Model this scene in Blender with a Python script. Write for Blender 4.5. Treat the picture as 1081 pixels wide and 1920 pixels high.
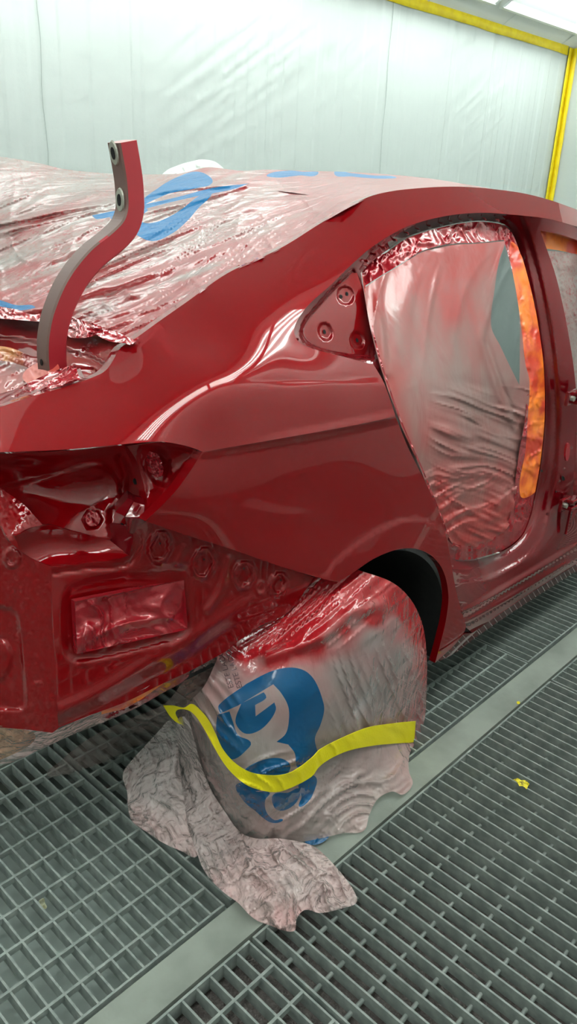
import bpy, math
import numpy as np
from mathutils import Vector, Matrix
from mathutils.geometry import delaunay_2d_cdt
S = bpy.context.scene
for o in list(bpy.data.objects): bpy.data.objects.remove(o)
COL = S.collection
# ------------------------------------------------------------------ camera
def cam_rows(a, b, c):
    ca, sa, cb, sb, cc, sc = math.cos(a), math.sin(a), math.cos(b), math.sin(b), math.cos(c), math.sin(c)
    fwd = np.array([sa*cb, ca*cb, -sb]); right = np.array([ca, -sa, 0.]); down = np.cross(fwd, right)
    return np.array([cc*right+sc*down, -sc*right+cc*down, fwd])
CAM = cam_rows(*[math.radians(v) for v in (47.525, 23.072, -2.801)]); FPX = 1482.1; HC = 1.45
cd = bpy.data.cameras.new('camera'); cam = bpy.data.objects.new('camera', cd); COL.objects.link(cam)
cd.sensor_fit = 'VERTICAL'; cd.sensor_height = 36; cd.lens = FPX*36/1920; cd.clip_start = .01
m = Matrix.Identity(4)
for i in range(3):
    m[i][0] = CAM[0][i]; m[i][1] = -CAM[1][i]; m[i][2] = -CAM[2][i]
m[2][3] = HC; cam.matrix_world = m; S.camera = cam
# ------------------------------------------------------------------ light and exposure
S.view_settings.view_transform = 'Standard'; S.view_settings.look = 'None'
S.view_settings.gamma = 1; S.view_settings.use_curve_mapping = False
S.view_settings.exposure = -1.06
w = bpy.data.worlds.new('world'); S.world = w; w.use_nodes = True
w.node_tree.nodes['Background'].inputs[0].default_value = (.8, .88, .86, 1); w.node_tree.nodes['Background'].inputs[1].default_value = .12
# ------------------------------------------------------------------ materials
def mat(name, col, rough=.5, metal=0., spec=.5, coat=0., coatr=.03, emit=None, estr=1., bump=None, noise=None, alpha=None):
    """bump=(scale,strength,distance)   noise=(scale, colour2, contrast_lo, contrast_hi)"""
    M = bpy.data.materials.new(name); M.use_nodes = True; N = M.node_tree.nodes; L = M.node_tree.links
    b = N['Principled BSDF']; b.inputs['Base Color'].default_value = (*col, 1); b.inputs['Roughness'].default_value = rough
    b.inputs['Metallic'].default_value = metal; b.inputs['Specular IOR Level'].default_value = spec
    b.inputs['Coat Weight'].default_value = coat; b.inputs['Coat Roughness'].default_value = coatr
    if emit: b.inputs['Emission Color'].default_value = (*emit, 1); b.inputs['Emission Strength'].default_value = estr
    if alpha is not None: b.inputs['Alpha'].default_value = alpha
    tc = N.new('ShaderNodeTexCoord')
    if bump:
        for k, (sc, st, di, sx) in enumerate([bump] if not isinstance(bump, list) else bump):
            mp = N.new('ShaderNodeMapping'); mp.inputs['Scale'].default_value = sx; L.new(tc.outputs['Object'], mp.inputs[0])
            n = N.new('ShaderNodeTexNoise'); n.inputs['Scale'].default_value = sc; n.inputs['Detail'].default_value = 5; L.new(mp.outputs[0], n.inputs[0])
            bp = N.new('ShaderNodeBump'); bp.inputs['Strength'].default_value = st; bp.inputs['Distance'].default_value = di
            L.new(n.outputs[0], bp.inputs['Height'])
            if b.inputs['Normal'].links: L.new(b.inputs['Normal'].links[0].from_socket, bp.inputs['Normal'])
            L.new(bp.outputs[0], b.inputs['Normal'])
    if noise:
        sc, c2, lo, hi = noise
        n = N.new('ShaderNodeTexNoise'); n.inputs['Scale'].default_value = sc; n.inputs['Detail'].default_value = 8; L.new(tc.outputs['Object'], n.inputs[0])
        r = N.new('ShaderNodeValToRGB'); r.color_ramp.elements[0].position = lo; r.color_ramp.elements[1].position = hi
        r.color_ramp.elements[0].color = (*col, 1); r.color_ramp.elements[1].color = (*c2, 1)
        L.new(n.outputs[0], r.inputs[0]); L.new(r.outputs[0], b.inputs['Base Color'])
    return M
def film(name, clean, paint, amin, amax, rough=.22, bumps=((30, .5, .01, (1, 1, 1)),), speck=0.0, metal=0., coatw=.5, vor=()):
    """plastic film: clean film colour, overspray colour weighted by the 'spray' attribute; alpha from amin to amax with spray"""
    M = bpy.data.materials.new(name); M.use_nodes = True; N = M.node_tree.nodes; L = M.node_tree.links
    b = N['Principled BSDF']; tc = N.new('ShaderNodeTexCoord'); at_ = N.new('ShaderNodeAttribute'); at_.attribute_name = 'spray'
    n = N.new('ShaderNodeTexNoise'); n.inputs['Scale'].default_value = 9; n.inputs['Detail'].default_value = 8; L.new(tc.outputs['Object'], n.inputs[0])
    ad = N.new('ShaderNodeMath'); ad.operation = 'MULTIPLY_ADD'; ad.inputs[1].default_value = .5; L.new(n.outputs[0], ad.inputs[0])
    sb = N.new('ShaderNodeMath'); sb.operation = 'SUBTRACT'; L.new(at_.outputs['Fac'], sb.inputs[0]); sb.inputs[1].default_value = .12
    L.new(sb.outputs[0], ad.inputs[2]); ad.use_clamp = True; fac = ad.outputs[0]
    if speck:
        n2 = N.new('ShaderNodeTexNoise'); n2.inputs['Scale'].default_value = 110; n2.inputs['Detail'].default_value = 4; L.new(tc.outputs['Object'], n2.inputs[0])
        r2 = N.new('ShaderNodeMapRange'); r2.inputs[1].default_value = .54; r2.inputs[2].default_value = .60; L.new(n2.outputs[0], r2.inputs[0])
        r2.inputs[3].default_value = 0; r2.inputs[4].default_value = speck
        mm = N.new('ShaderNodeMath'); mm.operation = 'MULTIPLY'; L.new(r2.outputs[0], mm.inputs[0]); L.new(n.outputs[0], mm.inputs[1])
        mx = N.new('ShaderNodeMath'); mx.operation = 'ADD'; mx.use_clamp = True; L.new(fac, mx.inputs[0]); L.new(mm.outputs[0], mx.inputs[1]); fac = mx.outputs[0]
    mix = N.new('ShaderNodeMix'); mix.data_type = 'RGBA'; L.new(fac, mix.inputs['Factor'])
    mix.inputs[6].default_value = (*clean, 1); mix.inputs[7].default_value = (*paint, 1); L.new(mix.outputs[2], b.inputs['Base Color'])
    mr = N.new('ShaderNodeMapRange'); mr.inputs[3].default_value = amin; mr.inputs[4].default_value = amax; L.new(fac, mr.inputs[0]); L.new(mr.outputs[0], b.inputs['Alpha'])
    b.inputs['Roughness'].default_value = rough; b.inputs['Metallic'].default_value = metal; b.inputs['Specular IOR Level'].default_value = .35
    b.inputs['Coat Weight'].default_value = coatw; b.inputs['Coat Roughness'].default_value = .10
    prev = None
    for sc, st, di, sx in bumps:
        mp = N.new('ShaderNodeMapping'); mp.inputs['Scale'].default_value = sx; L.new(tc.outputs['Object'], mp.inputs[0])
        nn = N.new('ShaderNodeTexNoise'); nn.inputs['Scale'].default_value = sc; nn.inputs['Detail'].default_value = 3; nn.inputs['Distortion'].default_value = .6; L.new(mp.outputs[0], nn.inputs[0])
        bp = N.new('ShaderNodeBump'); bp.inputs['Strength'].default_value = st; bp.inputs['Distance'].default_value = di; L.new(nn.outputs[0], bp.inputs['Height'])
        if prev: L.new(prev, bp.inputs['Normal'])
        prev = bp.outputs[0]
    for sc, st, di in vor:
        nz = N.new('ShaderNodeTexNoise'); nz.inputs['Scale'].default_value = sc*.6; L.new(tc.outputs['Object'], nz.inputs[0])
        mxv = N.new('ShaderNodeMix'); mxv.data_type = 'VECTOR'; mxv.inputs[0].default_value = .12; L.new(tc.outputs['Object'], mxv.inputs[4]); L.new(nz.outputs['Color'], mxv.inputs[5])
        vn = N.new('ShaderNodeTexVoronoi'); vn.feature = 'DISTANCE_TO_EDGE'; vn.inputs['Scale'].default_value = sc; L.new(mxv.outputs[1], vn.inputs['Vector'])
        bp = N.new('ShaderNodeBump'); bp.inputs['Strength'].default_value = st; bp.inputs['Distance'].default_value = di*3; L.new(vn.outputs['Distance'], bp.inputs['Height'])
        if prev: L.new(prev, bp.inputs['Normal'])
        prev = bp.outputs[0]
    if prev: L.new(prev, b.inputs['Normal']); L.new(prev, b.inputs['Coat Normal'])
    return M
O1 = (1, 1, 1)
RED = (.215, .001, .003)
def paint_mat(name, col, bump=None):
    M = mat(name, col, rough=.40, metal=.25, spec=.0, coat=1., coatr=.012, bump=bump)
    M.node_tree.nodes['Principled BSDF'].inputs['Coat IOR'].default_value = 1.6
    return M
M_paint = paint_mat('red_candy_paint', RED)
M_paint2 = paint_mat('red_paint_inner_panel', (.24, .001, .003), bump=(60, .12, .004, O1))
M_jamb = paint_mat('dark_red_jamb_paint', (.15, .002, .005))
M_arm = mat('red_primer_arm', (.30, .010, .018), rough=.38, metal=.2, coat=.3, coatr=.2)
M_bare = mat('bare_grey_metal', (.35, .33, .28), rough=.45, metal=.6)
M_black = mat('black_undercoat', (.006, .006, .006), rough=.7, noise=(30, (.014, .013, .012), .4, .7))
M_hole = mat('hole_shadow_black', (.002, .001, .001), rough=.9)
M_rubber = mat('tyre_rubber', (.012, .012, .013), rough=.6)
M_alloy = mat('wheel_alloy', (.35, .36, .37), rough=.35, metal=.9)
M_tapeY = mat('yellow_masking_tape', (.82, .68, .002), rough=.5, bump=(260, .4, .002, O1))
M_tapeW = mat('yellow_wall_tape', (.82, .64, .001), rough=.5, noise=(14, (.74, .54, .002), .4, .62), bump=(40, .3, .004, O1))
M_grate = mat('grey_green_grate_steel', (.205, .232, .218), rough=.5, metal=.1, noise=(38, (.33, .355, .33), .38, .72), bump=(160, .25, .002, O1))
M_beam = mat('dusty_grey_beam', (.27, .29, .255), rough=.6, noise=(7, (.20, .215, .19), .40, .66), bump=(120, .3, .002, O1))
M_pit = mat('pit_steel_floor', (.29, .335, .31), rough=.55, noise=(5, (.20, .235, .22), .40, .7), bump=(90, .2, .002, O1))
M_filter = mat('brown_floor_filter', (.17, .15, .14), rough=.95, noise=(24, (.10, .082, .078), .38, .66), bump=[(180, .9, .01, O1), (18, .8, .03, O1)])
M_green = mat('green_filter_edge', (.05, .14, .10), rough=.9, bump=(180, .9, .01, O1))
M_wall = mat('white_booth_panel', (.60, .66, .64), rough=.5)
M_ceil = mat('white_ceiling', (.74, .76, .74), rough=.6)
M_tube = mat('lamp_tube', (1, 1, 1), emit=(.93, 1, .96), estr=34)
M_refl = mat('white_lamp_tray', (.8, .84, .82), rough=.35)
M_orange = mat('orange_masking_tape', (.90, .20, .01), rough=.4, noise=(13, (.62, .04, .012), .42, .60), coat=.3, coatr=.2)
M_redtape = mat('red_painted_masking_tape', (.34, .006, .014), rough=.25, metal=.2, coat=.9, coatr=.06, bump=[(26, .5, .012, O1)])
F_door = film('oversprayed_door_film', (.22, .21, .19), (.34, .035, .032), .88, .98, rough=.30, bumps=((7, .35, .02, (1, 1, .5)), (90, .10, .002, O1)))
F_clear = film('clear_grey_film', (.085, .11, .105), (.10, .12, .115), .86, .95, coatw=.2, rough=.35, bumps=((12, .3, .01, O1),))
F_rear = film('oversprayed_rear_film', (.27, .245, .225), (.24, .006, .008), .86, .98, coatw=.3, rough=.42, bumps=((9, .35, .02, (.5, 2., 3.)), (120, .12, .002, O1)), speck=.65)
F_bag = film('clear_wheel_bag_film', (.85, .80, .77), (.38, .010, .015), .32, .97, coatw=1, vor=((11, .25, .008),), rough=.16, bumps=((14, .45, .012, (1.8, 1.8, .5)), (50, .2, .004, (1.5, 1.5, .5))))
F_tail = film('crumpled_pink_film', (.95, .86, .84), (.88, .55, .53), .50, .80, vor=((15, .6, .012), (38, .35, .005)), coatw=1, rough=.14, bumps=((14, .6, .02, O1), (45, .3, .006, O1)))
F_under = film('dark_clear_film', (.26, .26, .24), (.45, .22, .20), .42, .7, coatw=1, vor=((14, .5, .012),), rough=.14, bumps=((12, .6, .02, O1), (40, .3, .006, O1)))
F_blue = film('blue_printed_film', (.002, .085, .22), (.002, .07, .19), .93, .95, rough=.22, bumps=((12, .4, .015, O1), (50, .15, .003, O1)))
F_blue2 = film('bright_blue_printed_film', (.002, .13, .32), (.002, .12, .30), .95, .98, coatw=0., rough=.55, bumps=((22, .35, .012, (1, 2.2, 2.2)),))
F_ink = film('dark_printed_film', (.05, .03, .05), (.05, .02, .03), .8, .9)
F_yel = film('yellowish_film', (.62, .50, .16), (.55, .25, .2), .75, .9, bumps=((30, .8, .02, O1),))
# ------------------------------------------------------------------ helpers
def tag(o, label=None, cat=None, group=None, kind=None):
    if label: o['label'] = label
    if cat: o['category'] = cat
    if group: o['group'] = group
    if kind: o['kind'] = kind
    return o
def empty(name, loc=(0, 0, 0), label=None, cat=None, group=None):
    o = bpy.data.objects.new(name, None); o.empty_display_size = .05; COL.objects.link(o); o.location = loc
    return tag(o, label, cat, group)
def link(name, me, parent=None, mats=None):
    if mats:
        for q in (mats if isinstance(mats, (list, tuple)) else [mats]): me.materials.append(q)
    o = bpy.data.objects.new(name, me); COL.objects.link(o)
    if parent is not None:
        o.parent = parent; o.matrix_parent_inverse = Matrix.Translation(parent.location).inverted()
    return o
def mesh(name, v, f, mats, parent=None, smooth=False):
    me = bpy.data.meshes.new(name); me.from_pydata([tuple(p) for p in v], [], [tuple(q) for q in f]); me.update()
    if smooth: me.polygons.foreach_set('use_smooth', [True]*len(me.polygons))
    return link(name, me, parent, mats)
BF = [(0, 3, 2, 1), (4, 5, 6, 7), (0, 1, 5, 4), (1, 2, 6, 5), (2, 3, 7, 6), (3, 0, 4, 7)]
def boxv(x0, x1, y0, y1, z0, z1): return [(x0, y0, z0), (x1, y0, z0), (x1, y1, z0), (x0, y1, z0), (x0, y0, z1), (x1, y0, z1), (x1, y1, z1), (x0, y1, z1)]
def box(name, x0, x1, y0, y1, z0, z1, m_, parent=None, bevel=0):
    o = mesh(name, boxv(x0, x1, y0, y1, z0, z1), BF, m_, parent)
    if bevel: b = o.modifiers.new('b', 'BEVEL'); b.width = bevel; b.segments = 2
    return o
def rays(px, py):
    px = np.asarray(px, float); py = np.asarray(py, float)
    v = np.stack([(px-540.5)/FPX, (py-960)/FPX, np.ones_like(px)], -1)
    return v@CAM
C0 = np.array([0, 0, HC])
def P(px, py, val, ax=1):
    d = rays(px, py); return C0+d*((val-C0[ax])/d[ax])
class Depth:
    """smooth (thin plate) surface through control points (px,py,Y) or (px,py,value,'z'/'x')"""
    def __init__(s, ctrl, lam=1e-3):
        p = []; wv = []
        for c in ctrl:
            ax = 1 if len(c) == 3 else 'xyz'.index(c[3]); d = rays(c[0], c[1]); p.append(c[:2]); wv.append(d[ax]/(c[2]-C0[ax]))
        s.p = np.array(p, float)/500.; n = len(p); wv = np.array(wv)
        K = s.k(s.p, s.p)+lam*np.eye(n); Q = np.hstack([np.ones((n, 1)), s.p])
        A = np.block([[K, Q], [Q.T, np.zeros((3, 3))]])
        sol = np.linalg.lstsq(A, np.concatenate([wv, np.zeros(3)]), rcond=None)[0]; s.a = sol[:n]; s.b = sol[n:]
    def k(s, a, b):
        r2 = ((a[:, None]-b[None])**2).sum(-1); return (r2+1e-5)**1.5
    def __call__(s, xy):
        q = np.asarray(xy, float)/500.; return s.k(q, s.p)@s.a+s.b[0]+q@s.b[1:]
def rbf_scalar(ctrl):
    """smooth scalar by inverse distance weighting of (px,py,value)"""
    c = np.array(ctrl, float)
    def f(xy):
        r2 = ((xy[:, None]-c[None, :, :2])**2).sum(-1)+60.; wt = 1/r2**1.6
        return (wt*c[:, 2]).sum(1)/wt.sum(1)
    return f
def _h(ix, iy, s):
    v = np.sin(ix*127.1+iy*311.7+s*74.7)*43758.5453; return v-np.floor(v)
def vnoise(x, y, s=0):
    ix, iy = np.floor(x), np.floor(y); fx, fy = x-ix, y-iy; u = fx*fx*fx*(fx*(fx*6-15)+10); v = fy*fy*fy*(fy*(fy*6-15)+10)
    a, b, c, d = _h(ix, iy, s), _h(ix+1, iy, s), _h(ix, iy+1, s), _h(ix+1, iy+1, s)
    return (a*(1-u)+b*u)*(1-v)+(c*(1-u)+d*u)*v
def ridged(x, y, s=0, oct_=3):
    t = 0; a = 1; n = 0
    for k in range(oct_):
        t = t+a*(1-np.abs(2*vnoise(x*2**k, y*2**k, s+k*7)-1)); n += a; a *= .5
    return t/n
def crumple(ang, lx, ly, amp, s=0, warp=.6, oct_=3):
    """folds lx px long along direction ang (deg), ly px wide, amp metres"""
    ca, sa = math.cos(math.radians(ang)), math.sin(math.radians(ang))
    def f(xy):
        x = xy[:, 0]*ca+xy[:, 1]*sa; y = -xy[:, 0]*sa+xy[:, 1]*ca
        wv = warp*(vnoise(x/lx*.9, y/ly*.13, s+50)-.5)*5
        r = 1-np.sqrt((2*vnoise(x/lx, y/ly+wv, s)-1)**2+.012)+.3*vnoise(x/lx*2.1, 2.3*y/ly+wv, s+7); return amp*.8*(r**2.2-.35)*(.35+1.1*vnoise(x/lx*.8+9, y/ly*.25, s+90))
    return f
def seg_dist(xy, pl, closed=False):
    pl = np.array(pl, float)
    if closed: pl = np.vstack([pl, pl[:1]])
    best = np.full(len(xy), 1e9); side = np.zeros(len(xy)); ends = np.zeros(len(xy))
    for i in range(len(pl)-1):
        a, b = pl[i], pl[i+1]; ab = b-a; t = np.clip(((xy-a)@ab)/(ab@ab), 0, 1); q = xy-(a+t[:, None]*ab); d = np.hypot(q[:, 0], q[:, 1])
        m_ = d < best; best = np.where(m_, d, best); side = np.where(m_, np.sign(ab[0]*(xy[:, 1]-a[1])-ab[1]*(xy[:, 0]-a[0])), side)
    return best, side
def inside(xy, poly):
    poly = np.asarray(poly, float); c = np.zeros(len(xy), bool); x, y = xy[:, 0], xy[:, 1]; j = len(poly)-1
    for i in range(len(poly)):
        xi, yi = poly[i]; xj, yj = poly[j]
        if yi != yj:
            c ^= ((yi > y) != (yj > y)) & (x < (xj-xi)*(y-yi)/(yj-yi)+xi)
        j = i
    return c
def sst(x): x = np.clip(x, 0, 1); return x*x*(3-2*x)
def groove(pl, wd, h):
    pl = spl(pl, 8, False); return lambda xy: h*np.exp(-(seg_dist(xy, pl)[0]/wd)**2)
def step(pl, wd, h):
    """rises by h on the side to the right of travel (image space), fading in over wd px"""
    pl = spl(pl, 8, False)
    def f(xy):
        d, s = seg_dist(xy, pl); return h*sst(.5+d*s/(2*wd))
    return f
def chamf(pl, wd, h, x0, x1):
    """straight chamfer rising below the line, fading in between x0 and x1"""
    pl = spl(pl, 8, False)
    def f(xy):
        d, s = seg_dist(xy, pl); t = .5+d*s/(2*wd); k = 9.
        return h*(np.logaddexp(0, k*t)-np.logaddexp(0, k*(t-1)))/k*sst((xy[:, 0]-x0)/(x1-x0))
    return f
def plate(poly, wd, h, smooth=True):
    """raised (h>0) plate inside polygon"""
    poly = spl(poly, 6, True) if smooth else poly
    def f(xy):
        d = seg_dist(xy, poly, True)[0]; s = np.where(inside(xy, poly), 1, -1); return h*sst(.5+d*s/(2*wd))
    return f
def ell(cx, cy, rx, ry, rot=0, n=20):
    c, s = math.cos(math.radians(rot)), math.sin(math.radians(rot)); o = []
    for i in range(n):
        a = 2*math.pi*i/n; x, y = rx*math.cos(a), ry*math.sin(a); o.append((cx+x*c-y*s, cy+x*s+y*c))
    return o
def spl(pts, stp, closed):
    """Catmull-Rom through the points, third element 1 marks a corner"""
    P_ = [np.array(p[:2], float) for p in pts]; cor = [len(p) > 2 and p[2] for p in pts]; n = len(P_); out = []
    rng = range(n) if closed else range(n-1)
    for i in rng:
        p1, p2 = P_[i], P_[(i+1) % n]
        p0 = P_[i-1] if (closed or i > 0) and not cor[i] else 2*p1-p2
        p3 = P_[(i+2) % n] if (closed or i+2 < n) and not cor[(i+1) % n] else 2*p2-p1
        L_ = np.hypot(*(p2-p1)); k = max(1, int(round(L_/stp)))
        # centripetal-ish: scale tangents by local chord
        d1 = L_/max(1e-6, np.hypot(*(p2-p0))); d2 = L_/max(1e-6, np.hypot(*(p3-p1)))
        t1 = (p2-p0)*d1; t2 = (p3-p1)*d2
        for j in range(k):
            t = j/k; out.append((2*t**3-3*t**2+1)*p1+(t**3-2*t**2+t)*t1+(-2*t**3+3*t**2)*p2+(t**3-t**2)*t2)
    if not closed: out.append(P_[-1])
    return [tuple(p) for p in out]
NPATCH = [0]
def patch(name, outline, ctrl, mats, parent=None, holes=(), bumps=(), step_=9, rim=(0, .012, 0), zones=(), spray=None, smooth=True, lam=1e-3, func=None, off=0., hole_smooth=True, eps=None):
    if mats is not None and isinstance(mats, list) and eps is None: eps = step_*.35
   
    """a surface whose outline is given as seen from the camera station and whose real distance follows ctrl.
    zones = [(polygon, material index)]; bumps push the surface towards the viewer by metres"""
    out = spl(outline, step_, True) if smooth else [tuple(p[:2]) for p in outline]
    hs = [spl(h, step_, True) if hole_smooth else [tuple(q[:2]) for q in h] for h in holes]
    zs = [(spl(z, min(step_, 7), True), mi) for z, mi in zones]
    D = Depth(ctrl, lam) if ctrl is not None else None
    def world(xy):
        xy = np.asarray(xy, float)
        if func is not None: t = func(xy)
        else: t = 1/D(xy)
        d = rays(xy[:, 0], xy[:, 1]); ln = np.linalg.norm(d, axis=1); de = np.zeros(len(xy))+off
        for b in bumps: de = de+b(xy)
        return C0+d*(t-de/ln)[:, None]
    pts = []; edges = []
    for lp in [out]+hs+[z[0] for z in zs]:
        s = len(pts); pts += lp; edges += [(s+i, s+(i+1) % len(lp)) for i in range(len(lp))]
    A = np.array(out); x0, y0 = A.min(0); x1, y1 = A.max(0); g = []
    yy = y0; r = 0
    while yy < y1:
        xs = np.arange(x0+(r % 2)*step_*.5, x1, step_); g.append(np.stack([xs, np.full_like(xs, yy)], 1)); yy += step_*.866; r += 1
    G = np.vstack(g); G = G[inside(G, out)]
    B = np.array(pts)
    keep = np.ones(len(G), bool)
    for s in range(0, len(G), 500):
        dd = ((G[s:s+500, None]-B[None])**2).sum(-1).min(1); keep[s:s+500] = dd > (step_*.45)**2
    G = G[keep]; allp = [Vector(p) for p in pts]+[Vector(p) for p in G]
    V2, _, F, *_r = delaunay_2d_cdt(allp, edges, [], 0, 1e-4)
    V2 = np.array([tuple(v) for v in V2]); F = np.array([tuple(f) for f in F])
    cen = V2[F].mean(1); ok = inside(cen, out)
    for h in hs: ok &= ~inside(cen, h)
    F = F[ok]; cen = cen[ok]
    used = np.unique(F); mp = -np.ones(len(V2), int); mp[used] = np.arange(len(used)); V2 = V2[used]; F = mp[F]
    W = world(V2); e = .35 if eps is None else eps
    nx = world(V2+[e, 0])-world(V2-[e, 0]); ny = world(V2+[0, e])-world(V2-[0, e]); NN = np.cross(ny, nx); NN /= np.linalg.norm(NN, axis=1)[:, None]
    vd = W-C0; fl = (NN*vd).sum(1) > 0; NN[fl] *= -1
    # orient faces towards the viewer
    a, b, c = W[F[:, 0]], W[F[:, 1]], W[F[:, 2]]; fn = np.cross(b-a, c-a); bad = (fn*(a-C0)).sum(1) > 0; F[bad] = F[bad][:, ::-1]
    mi = np.zeros(len(F), int)
    for z, idx in zs: mi[inside(cen, z)] = idx
    verts = W; norms = NN; faces = [tuple(f) for f in F]; mids = list(mi); sp = spray(V2) if spray is not None else np.zeros(len(V2))
    if rim is not None:
        ec = {}
        for k, f in enumerate(F):
            for i in range(3):
                u, v = f[i], f[(i+1) % 3]; ec[(u, v)] = k
        rv = np.array(rim, float); nv = []; nn = []; nf = []; base = len(verts); nsp = []
        for (u, v), k in ec.items():
            if (v, u) in ec: continue
            n_ = np.cross(W[v]-W[u], rv); ln = np.linalg.norm(n_)
            if ln < 1e-9: continue
            n_ = -n_/ln; q = base+len(nv); nv += [W[u], W[v], W[v]+rv, W[u]+rv]; nn += [n_]*4; faces.append((q+1, q, q+3, q+2)); mids.append(mi[k]); nsp += [sp[u], sp[v], sp[v], sp[u]]
        if nv: verts = np.vstack([W, nv]); norms = np.vstack([NN, nn]); sp = np.concatenate([sp, nsp])
    me = bpy.data.meshes.new(name); me.from_pydata(verts.tolist(), [], [tuple(int(i) for i in f) for f in faces]); me.update()
    me.polygons.foreach_set('use_smooth', [True]*len(me.polygons)); me.polygons.foreach_set('material_index', [int(q) for q in mids])
    at_ = me.attributes.new('spray', 'FLOAT', 'POINT'); at_.data.foreach_set('value', sp.astype(np.float32))
    me.normals_split_custom_set_from_vertices(norms.tolist())
    o = link(name, me, parent, mats); NPATCH[0] += len(faces)
    return o
def sweep(name, pts, prof, mats, parent=None, up=(0, 1, 0), smooth=True, cap=True):
    """sweep a closed 2D profile [(a,b)] along 3D points; a along 'up', b along the in-plane normal"""
    pts = [Vector(p) for p in pts]; v = []; f = []; n = len(prof); U = Vector(up)
    for i, p in enumerate(pts):
        t = (pts[min(i+1, len(pts)-1)]-pts[max(i-1, 0)]).normalized(); u = (U-t*U.dot(t)).normalized(); b = t.cross(u)
        for a, c in prof: v.append(p+u*a+b*c)
    for i in range(len(pts)-1):
        for j in range(n): f.append((i*n+j, i*n+(j+1) % n, (i+1)*n+(j+1) % n, (i+1)*n+j))
    if cap: f.append(tuple(range(n))[::-1]); f.append(tuple((len(pts)-1)*n+j for j in range(n)))
    return mesh(name, v, f, mats, parent, smooth)
def circ(r, n=10): return [(r*math.cos(2*math.pi*i/n), r*math.sin(2*math.pi*i/n)) for i in range(n)]
exec_parts = []
# ================================================================== SETTING
YW, XE, ZT = 3.9, 7.8, 2.63     # far wall, end wall, wall height
YN, XN = -.47, -2.2
def gridwall(name, fn, nu, nv, m_):
    U, V = np.meshgrid(np.arange(nu+1)/nu, np.arange(nv+1)/nv); U = U.ravel(); V = V.ravel()
    x, y, z = fn(U, V); W = np.stack([x+0*U, y+0*U, z+0*U], 1)
    i = np.arange(nu)[None]+np.arange(nv)[:, None]*(nu+1); i = i.ravel(); F = np.stack([i, i+1, i+nu+2, i+nu+1], 1)
    me = bpy.data.meshes.new(name); me.from_pydata(W.tolist(), [], F.tolist()); me.update(); me.polygons.foreach_set('use_smooth', [True]*len(F))
    o = link(name, me, None, m_); tag(o, kind='structure'); return o
M_sheet = mat('wall_plastic_sheet', (.53, .575, .555), rough=.38, coat=.2, coatr=.18, bump=[(26, .16, .006, (1, 1, .35)), (5, .22, .02, (1.4, 1, 2.6))])
rs = np.random.RandomState(4)
edges_ = np.cumsum(rs.uniform(.05, .11, 140)); offs = rs.uniform(-1, 1, 141); 
def pleat(x):
    d = x-XN; k = np.searchsorted(edges_, d); e0 = np.where(k > 0, edges_[np.maximum(k-1, 0)], 0); t = np.clip((d-e0)/.012, 0, 1)
    a = np.where(k > 0, offs[np.maximum(k-1, 0)], 0); b = offs[np.minimum(k, 140)]; return .006*(a+(b-a)*sst(t))
_c1, _c2 = crumple(28, 160, 9, .014, 5), crumple(75, 220, 11, .008, 9)
def wrinkle(x, z):
    r = np.stack([x*300, z*300], 1); m1 = vnoise(x*1.1, z*1.3, 3)
    return np.maximum(0, m1-.5)*_c1(r)+np.maximum(0, .45-m1)*_c2(r)
gridwall('wall_back', lambda u, v: (XN+u*(XE-XN), YW+pleat(XN+u*(XE-XN))-wrinkle(XN+u*(XE-XN), v*ZT), -.35+v*(ZT+.35)), 1000, 150, M_sheet)
gridwall('wall_right', lambda u, v: (XE+.01*vnoise(u*30., v*9.), YN+u*(YW-YN), -.35+v*(ZT+.35)), 90, 40, M_sheet)
gridwall('wall_front', lambda u, v: (XN+u*(XE-XN), YN+.012*vnoise(u*40., v*7.), -.35+v*(ZT+.35)), 160, 30, M_sheet)
tag(box('wall_left', XN-.1, XN, YN, YW, -.35, ZT+.7, M_wall), kind='structure')
# sloped lamp coves on both sides, flat ceiling in the middle
K = .62
def cove(name, y0, sgn):
    yt = y0-sgn*1.15; v = [(XN, y0, ZT), (XE, y0, ZT), (XE, yt, ZT+K*1.15), (XN, yt, ZT+K*1.15)]
    o = mesh(name, v+[(a, b+sgn*.05, c+.05) for a, b, c in v], [(0, 1, 2, 3), (7, 6, 5, 4)], M_ceil); tag(o, kind='structure'); return yt
ya = cove('ceiling_slope', YW, 1); yb = cove('ceiling_slope', YN, -1)
tag(box('ceiling', XN, XE, yb, ya, ZT+K*1.15, ZT+K*1.15+.05, mat('ceiling_filter_mat', (.30, .31, .30), rough=.9)), kind='structure')
def gable(x):
    v = [(x, YN, ZT), (x, yb, ZT+K*1.15), (x, ya, ZT+K*1.15), (x, YW, ZT)]
    tag(mesh('wall_gable', v, [(0, 1, 2, 3)], M_ceil), kind='structure')
gable(XE)
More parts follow.
